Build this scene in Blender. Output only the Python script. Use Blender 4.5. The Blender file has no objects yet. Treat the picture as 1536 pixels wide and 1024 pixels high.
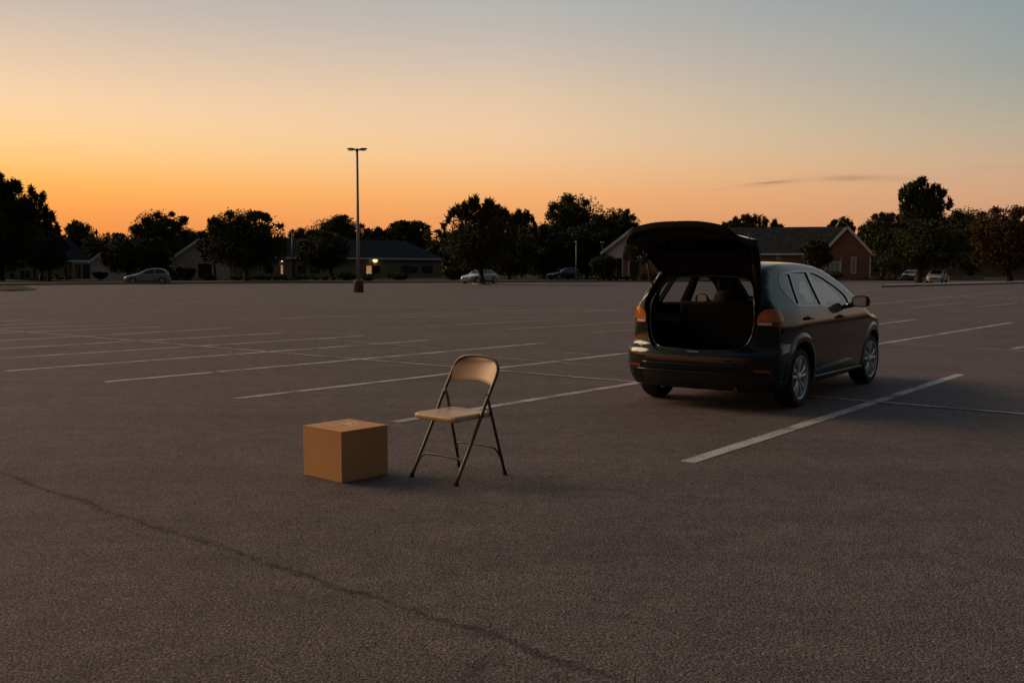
import bpy, bmesh, math, random
import numpy as np
from mathutils import Vector, Matrix, Euler

SC = bpy.context.scene
COL = SC.collection
RAD = math.radians

# ------------------------------------------------------------------ camera model (pixels of the 1536x1024 photo)
F, EYE, VH = 1486.0, 1.45, 403.0
PIT = math.atan((512 - VH) / F)
CP, SP = math.cos(PIT), math.sin(PIT)


def ray(u, v):
    a, b = (u - 768) / F, -(v - 512) / F
    return np.array([a, CP + b * SP, -SP + b * CP])


def G(u, v, z=0.0):
    d = ray(u, v)
    t = (z - EYE) / d[2]
    return np.array([d[0] * t, d[1] * t, z])


def at(u, v, Y):
    d = ray(u, v)
    t = Y / d[1]
    return np.array([d[0] * t, Y, EYE + d[2] * t])


# ------------------------------------------------------------------ materials
def lin(c):
    return tuple(((x / 255) / 12.92 if x / 255 <= 0.04045 else ((x / 255 + 0.055) / 1.055) ** 2.4) for x in c)


def newmat(name):
    m = bpy.data.materials.new(name)
    m.use_nodes = True
    nt = m.node_tree
    b = nt.nodes['Principled BSDF']
    return m, nt, b


def N(nt, typ, **kw):
    n = nt.nodes.new(typ)
    for k, v in kw.items():
        setattr(n, k, v)
    return n


def noise_mat(name, c1, c2, scale=8, rough=0.6, rough2=None, metallic=0.0, coat=0.0, bump=0.0, bscale=None,
              detail=4, spec=0.5, stretch=None, contrast=(0.35, 0.65)):
    m, nt, b = newmat(name)
    L = nt.links.new
    tc = N(nt, 'ShaderNodeTexCoord')
    mp = N(nt, 'ShaderNodeMapping')
    if stretch:
        mp.inputs['Scale'].default_value = stretch
    L(tc.outputs['Object'], mp.inputs['Vector'])
    nz = N(nt, 'ShaderNodeTexNoise')
    nz.inputs['Scale'].default_value = scale
    nz.inputs['Detail'].default_value = detail
    L(mp.outputs[0], nz.inputs['Vector'])
    r = N(nt, 'ShaderNodeValToRGB')
    r.color_ramp.elements[0].position, r.color_ramp.elements[1].position = contrast
    r.color_ramp.elements[0].color = (*c1, 1)
    r.color_ramp.elements[1].color = (*c2, 1)
    L(nz.outputs['Fac'], r.inputs[0])
    L(r.outputs[0], b.inputs['Base Color'])
    if rough2 is None:
        b.inputs['Roughness'].default_value = rough
    else:
        mr = N(nt, 'ShaderNodeMapRange')
        mr.inputs[3].default_value, mr.inputs[4].default_value = rough, rough2
        L(nz.outputs['Fac'], mr.inputs[0])
        L(mr.outputs[0], b.inputs['Roughness'])
    b.inputs['Metallic'].default_value = metallic
    b.inputs['Coat Weight'].default_value = coat
    b.inputs['Coat Roughness'].default_value = 0.04
    b.inputs['Specular IOR Level'].default_value = spec
    if bump:
        n2 = N(nt, 'ShaderNodeTexNoise')
        n2.inputs['Scale'].default_value = bscale or scale * 4
        n2.inputs['Detail'].default_value = 3
        L(mp.outputs[0], n2.inputs['Vector'])
        bp = N(nt, 'ShaderNodeBump')
        bp.inputs['Strength'].default_value = bump
        bp.inputs['Distance'].default_value = 0.01
        L(n2.outputs['Fac'], bp.inputs['Height'])
        L(bp.outputs[0], b.inputs['Normal'])
    return m


def emit_mat(name, col, strength, scale=6):
    m, nt, b = newmat(name)
    L = nt.links.new
    tc = N(nt, 'ShaderNodeTexCoord')
    nz = N(nt, 'ShaderNodeTexNoise')
    nz.inputs['Scale'].default_value = scale
    L(tc.outputs['Object'], nz.inputs['Vector'])
    r = N(nt, 'ShaderNodeValToRGB')
    r.color_ramp.elements[0].position, r.color_ramp.elements[1].position = 0.35, 0.6
    r.color_ramp.elements[0].color = (col[0] * .5, col[1] * .45, col[2] * .4, 1)
    r.color_ramp.elements[1].color = (*col, 1)
    L(nz.outputs['Fac'], r.inputs[0])
    L(r.outputs[0], b.inputs['Emission Color'])
    b.inputs['Emission Strength'].default_value = strength
    b.inputs['Base Color'].default_value = (*col, 1)
    return m


def glass_mat(name, tint, ior=1.5, rough=0.02):
    m = bpy.data.materials.new(name)
    m.use_nodes = True
    nt = m.node_tree
    nt.nodes.clear()
    L = nt.links.new
    out = N(nt, 'ShaderNodeOutputMaterial')
    tr = N(nt, 'ShaderNodeBsdfTransparent')
    tr.inputs[0].default_value = (*tint, 1)
    gl = N(nt, 'ShaderNodeBsdfGlossy')
    gl.inputs['Roughness'].default_value = rough
    fr = N(nt, 'ShaderNodeFresnel')
    fr.inputs[0].default_value = ior
    mx = N(nt, 'ShaderNodeMixShader')
    ge = N(nt, 'ShaderNodeNewGeometry')
    iv = N(nt, 'ShaderNodeMath', operation='SUBTRACT')
    iv.inputs[0].default_value = 1.0
    L(ge.outputs['Backfacing'], iv.inputs[1])
    ml = N(nt, 'ShaderNodeMath', operation='MULTIPLY')
    L(fr.outputs[0], ml.inputs[0]); L(iv.outputs[0], ml.inputs[1])
    L(ml.outputs[0], mx.inputs[0])
    L(tr.outputs[0], mx.inputs[1])
    L(gl.outputs[0], mx.inputs[2])
    L(mx.outputs[0], out.inputs[0])
    return m


def brick_mat(name, c1, c2, mortar, sx=1.0):
    m, nt, b = newmat(name)
    L = nt.links.new
    tc = N(nt, 'ShaderNodeTexCoord')
    mp = N(nt, 'ShaderNodeMapping')
    mp.inputs['Rotation'].default_value = (RAD(90), 0, 0)
    L(tc.outputs['Object'], mp.inputs[0])
    br = N(nt, 'ShaderNodeTexBrick')
    br.inputs['Color1'].default_value = (*c1, 1)
    br.inputs['Color2'].default_value = (*c2, 1)
    br.inputs['Mortar'].default_value = (*mortar, 1)
    br.inputs['Scale'].default_value = 4
    br.inputs['Mortar Size'].default_value = 0.015
    L(mp.outputs[0], br.inputs['Vector'])
    nz = N(nt, 'ShaderNodeTexNoise')
    nz.inputs['Scale'].default_value = 0.7
    nz.inputs['Detail'].default_value = 6
    L(tc.outputs['Object'], nz.inputs['Vector'])
    mr = N(nt, 'ShaderNodeMapRange')
    mr.inputs[3].default_value, mr.inputs[4].default_value = 0.65, 1.3
    L(nz.outputs['Fac'], mr.inputs[0])
    mx = N(nt, 'ShaderNodeMix', data_type='RGBA', blend_type='MULTIPLY')
    mx.inputs[0].default_value = 1
    L(br.outputs['Color'], mx.inputs[6])
    L(mr.outputs[0], mx.inputs[7])
    L(mx.outputs[2], b.inputs['Base Color'])
    b.inputs['Roughness'].default_value = 0.85
    return m


def leaf_mat(name, c1, c2, c3):
    m, nt, b = newmat(name)
    L = nt.links.new
    tc = N(nt, 'ShaderNodeTexCoord')
    nz = N(nt, 'ShaderNodeTexNoise')
    nz.inputs['Scale'].default_value = 0.45
    nz.inputs['Detail'].default_value = 6
    L(tc.outputs['Object'], nz.inputs['Vector'])
    r = N(nt, 'ShaderNodeValToRGB')
    e = r.color_ramp.elements
    e[0].position, e[1].position = 0.34, 0.66
    e[0].color, e[1].color = (*c1, 1), (*c3, 1)
    x = e.new(0.5)
    x.color = (*c2, 1)
    L(nz.outputs['Fac'], r.inputs[0])
    L(r.outputs[0], b.inputs['Base Color'])
    b.inputs['Roughness'].default_value = 0.8
    b.inputs['Specular IOR Level'].default_value = 0.15
    return m


M = {}
M['paint'] = noise_mat('car_paint_charcoal', (.0026, .0060, .0064), (.0040, .0082, .0088), 220, .6, None, 0.0, 1.0, spec=.03)
M['paint'].node_tree.nodes['Principled BSDF'].inputs['Coat Roughness'].default_value = .08
M['paint'].node_tree.nodes['Principled BSDF'].inputs['Coat IOR'].default_value = 1.45
M['black'] = noise_mat('black_plastic', (.008, .008, .008), (.014, .014, .014), 60, .45, .6)
M['gloss_black'] = noise_mat('gloss_black', (.006, .006, .007), (.009, .009, .010), 40, .12, None, 0, .5)
M['interior'] = noise_mat('dark_interior', (.006, .006, .006), (.011, .010, .010), 40, .8, spec=.2)
M['rubber'] = noise_mat('tyre_rubber', (.008, .008, .008), (.016, .015, .015), 30, .75, .9, bump=.2)
M['rim'] = noise_mat('alloy_rim', (.50, .51, .53), (.62, .63, .65), 12, .35, .5, metallic=.5)
M['glass'] = glass_mat('car_glass', (.95, .97, .97), 2.1)
M['privacy_glass'] = glass_mat('privacy_glass', (.04, .05, .05), 1.5)
M['dark_glass'] = noise_mat('dark_car_glass', (.006, .008, .010), (.010, .012, .014), 3, .05, None, 0, .3)
M['mirror'] = noise_mat('mirror_glass', (.75, .78, .8), (.8, .82, .85), 3, .02, None, metallic=1)
M['lens'] = noise_mat('amber_lens', (.42, .108, .015), (.54, .155, .025), 18, .12, None, 0, .6)
M['lens_red'] = noise_mat('dark_red_lens', (.17, .032, .008), (.22, .045, .010), 25, .18)
M['clear'] = noise_mat('clear_lens', (.45, .42, .40), (.65, .62, .6), 60, .15)
M['chrome'] = noise_mat('bright_trim', (.55, .54, .52), (.65, .64, .62), 20, .25, metallic=.9)
M['silver'] = noise_mat('silver_paint', (.21, .225, .23), (.25, .265, .27), 90, .35, None, .35, .8)
M['white_paint'] = noise_mat('white_car_paint', (.36, .37, .37), (.42, .42, .41), 60, .35, None, 0, .8)
M['night_paint'] = noise_mat('dark_blue_paint', (.014, .016, .019), (.018, .021, .024), 60, .3, None, .2, .9)
M['red_paint'] = noise_mat('dark_red_paint', (.10, .028, .018), (.13, .035, .022), 60, .3, None, .2, .9)
M['white_trim'] = noise_mat('white_trim', (.62, .62, .60), (.75, .74, .72), 4, .6)
M['roof'] = noise_mat('slate_shingles', (.018, .021, .024), (.036, .040, .045), 1.6, .85, detail=10, bump=.6, bscale=5)
M['brick_dark'] = brick_mat('olive_brown_brick', (.22, .155, .09), (.27, .195, .11), (.22, .18, .14))
M['brick_red'] = brick_mat('red_brick', (.20, .082, .055), (.25, .11, .075), (.2, .16, .14))
M['brick_tan'] = brick_mat('tan_brick', (.60, .39, .29), (.70, .47, .34), (.54, .44, .37))
M['siding'] = noise_mat('pale_siding', (.54, .495, .465), (.63, .58, .545), 1.2, .8, stretch=(1, 1, 14))
M['roof'].node_tree.nodes['Principled BSDF'].inputs['Specular IOR Level'].default_value = .1
M['window'] = noise_mat('window_dark', (.010, .012, .014), (.022, .024, .026), 1.2, .06)
M['blind'] = noise_mat('window_blind', (.20, .21, .22), (.30, .31, .32), 2, .5, stretch=(1, 1, 20))
M['lit'] = emit_mat('lit_window_glow', (1.0, .52, .20), .42, 3)
M['lamp'] = emit_mat('lamp_glow', (1.0, .62, .22), 3.0, 1)
M['lamp_white'] = emit_mat('lamp_glow_white', (1.0, .80, .55), 2.0, 1)
M['galv'] = noise_mat('galvanised_pole', (.20, .21, .22), (.30, .31, .32), 5, .45, .6, metallic=.5, stretch=(1, 1, .2))
M['dark_metal'] = noise_mat('dark_bronze_metal', (.018, .016, .014), (.03, .027, .024), 8, .5)
M['concrete'] = noise_mat('concrete', (.20, .175, .155), (.30, .265, .24), 3, .9, bump=.4, detail=8)
M['pole_base'] = noise_mat('stained_concrete', (.09, .05, .036), (.15, .085, .06), 2.5, .9, bump=.5, detail=8)
M['bark'] = noise_mat('bark', (.030, .022, .016), (.062, .046, .034), 3, .9, stretch=(1, 1, .25), bump=.6)
M['grass'] = noise_mat('dry_grass', (.011, .013, .006), (.030, .029, .013), .9, .95, detail=10, spec=.1)
M['leaf_dark'] = leaf_mat('leaves_dark', (.028, .034, .015), (.050, .056, .024), (.072, .074, .032))
M['leaf_olive'] = leaf_mat('leaves_olive', (.044, .044, .017), (.076, .072, .028), (.115, .098, .040))
M['leaf_rust'] = leaf_mat('leaves_rust', (.050, .036, .016), (.085, .055, .026), (.13, .075, .038))
M['cardboard'] = noise_mat('cardboard', (.54, .26, .092), (.64, .32, .12), 5, .85, stretch=(1, 1, 1), bump=.25, bscale=120, detail=10, contrast=(.15, .85))
M['cardboard_pale'] = noise_mat('torn_cardboard', (.62, .45, .28), (.75, .57, .38), 30, .9)
M['chair_metal'] = noise_mat('beige_painted_steel', (.52, .31, .155), (.60, .37, .19), 9, .38, .52, metallic=0.0, bump=.05, bscale=160)
M['chair_tube'] = noise_mat('olive_grey_tube', (.075, .062, .046), (.115, .092, .066), 25, .3, .45, metallic=.35)


# ------------------------------------------------------------------ object helpers
def obj(name, me, mat=None, parent=None, loc=None, rot=None):
    o = bpy.data.objects.new(name, me)
    COL.objects.link(o)
    if mat is not None and me is not None:
        if isinstance(mat, (list, tuple)):
            for mm in mat:
                me.materials.append(mm)
        else:
            me.materials.append(mat)
    if parent is not None:
        o.parent = parent
    if loc is not None:
        o.location = loc
    if rot is not None:
        o.rotation_euler = rot
    return o


def thing(name, label, cat, loc=(0, 0, 0), rz=0.0, group=None):
    o = obj(name, None, loc=tuple(float(a) for a in loc), rot=(0, 0, rz))
    tag(o, label, cat, group)
    return o


def tag(o, label, cat, group=None):
    o['label'] = label
    o['category'] = cat
    if group:
        o['group'] = group
    return o


def struct(o, label=None, kind='structure'):
    o['kind'] = kind
    if label:
        o['label'] = label
    return o


def mesh(name, verts, faces, smooth=False):
    me = bpy.data.meshes.new(name)
    me.from_pydata([tuple(map(float, v)) for v in verts], [], faces)
    me.update()
    if smooth:
        me.polygons.foreach_set('use_smooth', [True] * len(me.polygons))
    return me


def bm_mesh(name, bm, smooth=False):
    bmesh.ops.recalc_face_normals(bm, faces=bm.faces)
    me = bpy.data.meshes.new(name)
    bm.to_mesh(me)
    bm.free()
    if smooth:
        me.polygons.foreach_set('use_smooth', [True] * len(me.polygons))
    return me


def add_box(bm, x0, x1, y0, y1, z0, z1, bevel=0.0, seg=2):
    r = bmesh.ops.create_cube(bm, size=1)
    vs = r['verts']
    for v in vs:
        v.co = Vector((x0 + (v.co.x + .5) * (x1 - x0), y0 + (v.co.y + .5) * (y1 - y0), z0 + (v.co.z + .5) * (z1 - z0)))
    if bevel:
        es = list({e for v in vs for e in v.link_edges})
        bmesh.ops.bevel(bm, geom=es, offset=bevel, segments=seg, affect='EDGES', profile=.5)
    return vs


def box_mesh(name, *a, bevel=0.0, seg=2):
    bm = bmesh.new()
    add_box(bm, *a, bevel=bevel, seg=seg)
    return bm_mesh(name, bm)


def add_tube(bm, pts, rad, n=10, cap=True):
    pts = [Vector(p) for p in pts]
    if not isinstance(rad, (list, tuple)):
        rad = [rad] * len(pts)
    up = None
    rings = []
    for i, p in enumerate(pts):
        t = (pts[min(i + 1, len(pts) - 1)] - pts[max(i - 1, 0)]).normalized()
        if up is None:
            a = Vector((0, 0, 1)) if abs(t.z) < .9 else Vector((1, 0, 0))
            up = (a - t * a.dot(t)).normalized()
        else:
            up = (up - t * up.dot(t)).normalized()
        s = t.cross(up)
        rings.append([bm.verts.new(p + (up * math.cos(k * 2 * math.pi / n) + s * math.sin(k * 2 * math.pi / n)) * rad[i]) for k in range(n)])
    for a, b in zip(rings, rings[1:]):
        for k in range(n):
            bm.faces.new((a[k], a[(k + 1) % n], b[(k + 1) % n], b[k])).smooth = True
    if cap:
        bm.faces.new(rings[0][::-1])
        bm.faces.new(rings[-1])


def spline(pts, n=8):
    P = [Vector(p) for p in pts]
    P = [P[0] * 2 - P[1]] + P + [P[-1] * 2 - P[-2]]
    out = []
    for i in range(1, len(P) - 2):
        for k in range(n):
            t = k / n
            a, b, c, d = P[i - 1], P[i], P[i + 1], P[i + 2]
            out.append(.5 * ((2 * b) + (c - a) * t + (2 * a - 5 * b + 4 * c - d) * t * t + (3 * b - a - 3 * c + d) * t ** 3))
    out.append(P[-2])
    return out


def tube_mesh(name, pts, rad, n=10, sub=0):
    bm = bmesh.new()
    add_tube(bm, spline(pts, sub) if sub else pts, rad, n)
    return bm_mesh(name, bm)


def add_lathe(bm, prof, n=32, axis='y'):
    """prof: list of (radius, along) -> surface of revolution about the y axis"""
    rings = []
    for r, h in prof:
        if r < 1e-6:
            rings.append([bm.verts.new((0, h, 0))])
        else:
            rings.append([bm.verts.new((r * math.cos(2 * math.pi * k / n), h, r * math.sin(2 * math.pi * k / n))) for k in range(n)])
    for a, b in zip(rings, rings[1:]):
        for k in range(n):
            k2 = (k + 1) % n
            if len(a) == 1 and len(b) == 1:
                continue
            if len(a) == 1:
                f = bm.faces.new((a[0], b[k2], b[k]))
            elif len(b) == 1:
                f = bm.faces.new((a[k], a[k2], b[0]))
            else:
                f = bm.faces.new((a[k], a[k2], b[k2], b[k]))
            f.smooth = True


def prism(poly, axis, a, b):
    """poly: 2-D outline; axis 'y' -> poly is (x,z), 'x' -> poly is (y,z), 'z' -> poly is (x,y)"""
    def P(p, t):
        return {'y': (p[0], t, p[1]), 'x': (t, p[0], p[1]), 'z': (p[0], p[1], t)}[axis]
    n = len(poly)
    vs = [P(p, a) for p in poly] + [P(p, b) for p in poly]
    fs = [tuple(range(n))[::-1], tuple(range(n, 2 * n))] + [(i, (i + 1) % n, n + (i + 1) % n, n + i) for i in range(n)]
    bm = bmesh.new()
    v = [bm.verts.new(p) for p in vs]
    for f in fs:
        bm.faces.new([v[i] for i in f])
    return bm_mesh('prism', bm)


def rounded(poly, r=.04, n=4):
    """round the corners of a closed 2-D outline"""
    out = []
    m = len(poly)
    for i in range(m):
        p0, p, p1 = (Vector(poly[i - 1]), Vector(poly[i]), Vector(poly[(i + 1) % m]))
        d0, d1 = p0 - p, p1 - p
        q = min(r, d0.length * .45, d1.length * .45)
        a, b = p + d0.normalized() * q, p + d1.normalized() * q
        for k in range(n + 1):
            t = k / n
            out.append(tuple(a * (1 - t) ** 2 + p * 2 * t * (1 - t) + b * t * t))
    return out


def boolean(a, b, op):
    oa, ob = bpy.data.objects.new('tmp_a', a), bpy.data.objects.new('tmp_b', b)
    COL.objects.link(oa)
    COL.objects.link(ob)
    md = oa.modifiers.new('b', 'BOOLEAN')
    md.operation, md.object, md.solver = op, ob, 'EXACT'
    dg = bpy.context.evaluated_depsgraph_get()
    me = bpy.data.meshes.new_from_object(oa.evaluated_get(dg))
    bpy.data.objects.remove(oa)
    bpy.data.objects.remove(ob)
    return me


# ------------------------------------------------------------------ car body surfaces
def pchip(xs, ys):
    xs, ys = np.array(xs, float), np.array(ys, float)
    h = np.diff(xs)
    d = np.diff(ys) / h
    m = np.zeros_like(xs)
    for i in range(1, len(xs) - 1):
        if d[i - 1] * d[i] > 0:
            w1, w2 = 2 * h[i] + h[i - 1], h[i] + 2 * h[i - 1]
            m[i] = (w1 + w2) / (w1 / d[i - 1] + w2 / d[i])
    m[0], m[-1] = d[0], d[-1]

    def f(x):
        x = np.clip(x, xs[0], xs[-1])
        i = np.clip(np.searchsorted(xs, x) - 1, 0, len(xs) - 2)
        t = (x - xs[i]) / h[i]
        t2, t3 = t * t, t * t * t
        return (2 * t3 - 3 * t2 + 1) * ys[i] + (t3 - 2 * t2 + t) * h[i] * m[i] + (-2 * t3 + 3 * t2) * ys[i + 1] + (t3 - t2) * h[i] * m[i + 1]
    return f


def sst(a, b, x):
    t = np.clip((x - a) / (b - a), 0, 1)
    return t * t * (3 - 2 * t)


def smax(ts, k):
    m = np.maximum.reduce(ts)
    s = 0
    for t in ts:
        s = s + np.exp((t - m) / k)
    return m + k * np.log(s)


def make_F(WX, SZ, ZT, XR, XF, rear_taper=.055, upper_taper=.04, crown=.035, bottom=.20, k=.018, rcurve=.185):
    def Ff(x, y, z):
        ay = np.abs(y)
        n = sst(.05, -.62, x) * sst(.60, .70, z) * rear_taper + sst(.3, -.5, x) * sst(1.0, 1.32, z) * upper_taper
        t1 = ay - WX(x) * SZ(z) * (1 - n)
        e = .02
        sl = (ZT(x + e) - ZT(x - e)) / (2 * e)
        q = ay / .8
        t2 = (z - ZT(x) + crown * q ** 2 + crown * q ** 6) / np.sqrt(1 + sl * sl)
        t3 = bottom - z
        t4 = XR(z) + rcurve * (ay / .85) ** 2.7 - x
        t5 = x - XF(z) + .26 * (ay / .85) ** 3
        return smax([t1, t2, t3, t4, t5], k)
    return Ff


def field_mesh(Ff, level, x0, x1, zc, nc, ns, nr, flip=False):
    """surface F = level found along rays from a spine: fan, tube, fan"""
    st = []
    for i in range(1, nc):
        st.append((x0, -math.pi / 2 + math.pi / 2 * i / nc))
    for i in range(ns + 1):
        st.append((x0 + (x1 - x0) * i / ns, 0))
    for i in range(1, nc):
        st.append((x1, math.pi / 2 * i / nc))
    ph = np.linspace(0, 2 * np.pi, nr, endpoint=False)
    ox, dx, dy, dz = [], [], [], []
    for xs, a in st:
        ox.append(np.full(nr, xs))
        dx.append(np.full(nr, math.sin(a)))
        dy.append(math.cos(a) * np.cos(ph))
        dz.append(math.cos(a) * np.sin(ph))
    ox.append(np.array([x0, x1])); dx.append(np.array([-1., 1.])); dy.append(np.zeros(2)); dz.append(np.zeros(2))
    ox, dx, dy, dz = map(np.concatenate, (ox, dx, dy, dz))
    lo, hi = np.zeros_like(ox), np.full_like(ox, 2.2)
    for _ in range(34):
        mid = (lo + hi) / 2
        ins = Ff(ox + dx * mid, dy * mid, zc + dz * mid) < level
        lo, hi = np.where(ins, mid, lo), np.where(ins, hi, mid)
    t = (lo + hi) / 2
    V = np.stack([ox + dx * t, dy * t, zc + dz * t], 1)
    n = len(st)
    fs = []
    for i in range(n - 1):
        for k in range(nr):
            k2 = (k + 1) % nr
            fs.append((i * nr + k, i * nr + k2, (i + 1) * nr + k2, (i + 1) * nr + k))
    p0, p1 = n * nr, n * nr + 1
    for k in range(nr):
        k2 = (k + 1) % nr
        fs.append((p0, k2, k))
        fs.append((p1, (n - 1) * nr + k, (n - 1) * nr + k2))
    bm = bmesh.new()
    vs = [bm.verts.new(v) for v in V]
    for f in fs:
        bm.faces.new([vs[i] for i in f])
    bmesh.ops.recalc_face_normals(bm, faces=bm.faces)
    if flip:
        bmesh.ops.reverse_faces(bm, faces=bm.faces)
    me = bpy.data.meshes.new('field')
    bm.to_mesh(me)
    bm.free()
    return me


def join_mesh(a, b):
    bm = bmesh.new()
    bm.from_mesh(a)
    bm.from_mesh(b)
    me = bpy.data.meshes.new('join')
    bm.to_mesh(me)
    bm.free()
    return me


def field_normals(me, Ff, levels, tol=.013, inner=None):
    """smooth analytic normals wherever a face lies on one of the surfaces F = level"""
    nv, npol, nl = len(me.vertices), len(me.polygons), len(me.loops)
    co = np.empty(nv * 3); me.vertices.foreach_get('co', co); co = co.reshape(-1, 3)
    ce = np.empty(npol * 3); me.polygons.foreach_get('center', ce); ce = ce.reshape(-1, 3)
    fn = np.empty(npol * 3); me.polygons.foreach_get('normal', fn); fn = fn.reshape(-1, 3)
    lt = np.empty(npol, int); me.polygons.foreach_get('loop_total', lt)
    lv = np.empty(nl, int); me.loops.foreach_get('vertex_index', lv)

    def grad(P):
        e = .004
        g = np.stack([Ff(P[:, 0] + e, P[:, 1], P[:, 2]) - Ff(P[:, 0] - e, P[:, 1], P[:, 2]),
                      Ff(P[:, 0], P[:, 1] + e, P[:, 2]) - Ff(P[:, 0], P[:, 1] - e, P[:, 2]),
                      Ff(P[:, 0], P[:, 1], P[:, 2] + e) - Ff(P[:, 0], P[:, 1], P[:, 2] - e)], 1)
        return g / (np.linalg.norm(g, axis=1, keepdims=True) + 1e-12)
    gv, gc = grad(co), grad(ce)
    fc = Ff(ce[:, 0], ce[:, 1], ce[:, 2])
    on = np.zeros(npol, bool)
    for l in levels:
        on |= np.abs(fc - l) < tol
    dt = (gc * fn).sum(1)
    on &= np.abs(dt) > .82
    if inner is not None:
        me.materials.append(M['paint'])
        me.materials.append(M[inner])
        me.polygons.foreach_set('material_index', np.where(on & (np.abs(fc) < .013), 0, 1).astype(np.int32))
    sg = np.where(dt > 0, 1., -1.)
    pol = np.repeat(np.arange(npol), lt)
    ln = np.where(on[pol][:, None], gv[lv] * sg[pol][:, None], fn[pol])
    me.polygons.foreach_set('use_smooth', [True] * npol)
    me.normals_split_custom_set([tuple(map(float, v)) for v in ln])
    return me


def mirror_poly(p):
    return [(-a, b) for a, b in p][::-1]


# ------------------------------------------------------------------ wheels
def tyre_mesh(r=.315, w=.2, rr=.225):
    bm = bmesh.new()
    h = w / 2
    add_lathe(bm, [(rr - .01, -h + .01), (rr + .02, -h), (r - .03, -h - .004), (r - .008, -h + .02), (r, -h + .05), (r, h - .05),
                   (r - .008, h - .02), (r - .03, h + .004), (rr + .02, h), (rr - .01, h - .01), (rr - .01, -h + .01)], 40)
    bmesh.ops.remove_doubles(bm, verts=bm.verts, dist=1e-5)
    return bm_mesh('tyre', bm)


def rim_mesh(rr=.225, w=.2, spokes=5):
    """outer face looks to -y"""
    bm = bmesh.new()
    h = -w / 2
    add_lathe(bm, [(rr - .004, .08), (rr - .016, .06), (rr - .02, h + .03), (rr - .006, h + .006), (rr + .003, h - .002), (rr + .004, h + .01), (rr - .004, .08)], 40)
    add_lathe(bm, [(0, h + .002), (.022, h + .002), (.034, h + .008), (.052, h + .018), (.056, h + .05), (0, h + .05)], 24)
    for i in range(spokes):
        for s in (-1, 1):
            a = 2 * math.pi * i / spokes + s * .20 + .3
            a2 = 2 * math.pi * i / spokes + s * .23 + .3
            p0 = Vector((.045 * math.cos(a), h + .024, .045 * math.sin(a)))
            p1 = Vector(((rr - .014) * math.cos(a2), h + .016, (rr - .014) * math.sin(a2)))
            d = (p1 - p0)
            side = Vector((-d.z, 0, d.x)).normalized()
            wv = [.012, .0165, .021]
            ring = []
            for q, wq in zip((0, .5, 1), wv):
                c = p0 + d * q
                yb = c.y - .008 * math.sin(q * math.pi)
                ring.append([bm.verts.new((c.x + side.x * wq, yb, c.z + side.z * wq)), bm.verts.new((c.x, yb - .006, c.z)),
                             bm.verts.new((c.x - side.x * wq, yb, c.z - side.z * wq)),
                             bm.verts.new((c.x - side.x * wq, yb + .03, c.z - side.z * wq)), bm.verts.new((c.x + side.x * wq, yb + .03, c.z + side.z * wq))])
            for A, B in zip(ring, ring[1:]):
                for k in range(5):
                    bm.faces.new((A[k], A[(k + 1) % 5], B[(k + 1) % 5], B[k]))
            bm.faces.new(ring[0]); bm.faces.new(ring[-1][::-1])
    return bm_mesh('rim', bm)


def disc_mesh(r=.2, y=.03):
    bm = bmesh.new()
    add_lathe(bm, [(0, y - .012), (r * .55, y - .012), (r * .55, y), (r, y), (r, y + .02), (0, y + .02)], 32)
    return bm_mesh('hub', bm)


TYRE, RIM, HUB = tyre_mesh(), rim_mesh(), disc_mesh()
TYRE.materials.append(M['rubber']); RIM.materials.append(M['rim']); HUB.materials.append(M['dark_metal'])


def add_wheel(root, x, y, turn=0.0, z=.315, sc=1.0):
    out = -1 if y < 0 else 1
    w = obj('wheel', None, parent=root, loc=(x, y, z), rot=(0, 0, (0 if out < 0 else math.pi) + turn))
    w.scale = (sc, sc, sc)
    obj('tyre', TYRE, None, w)
    obj('rim', RIM, None, w)
    obj('brake_disc', HUB, None, w)
    return w


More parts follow.
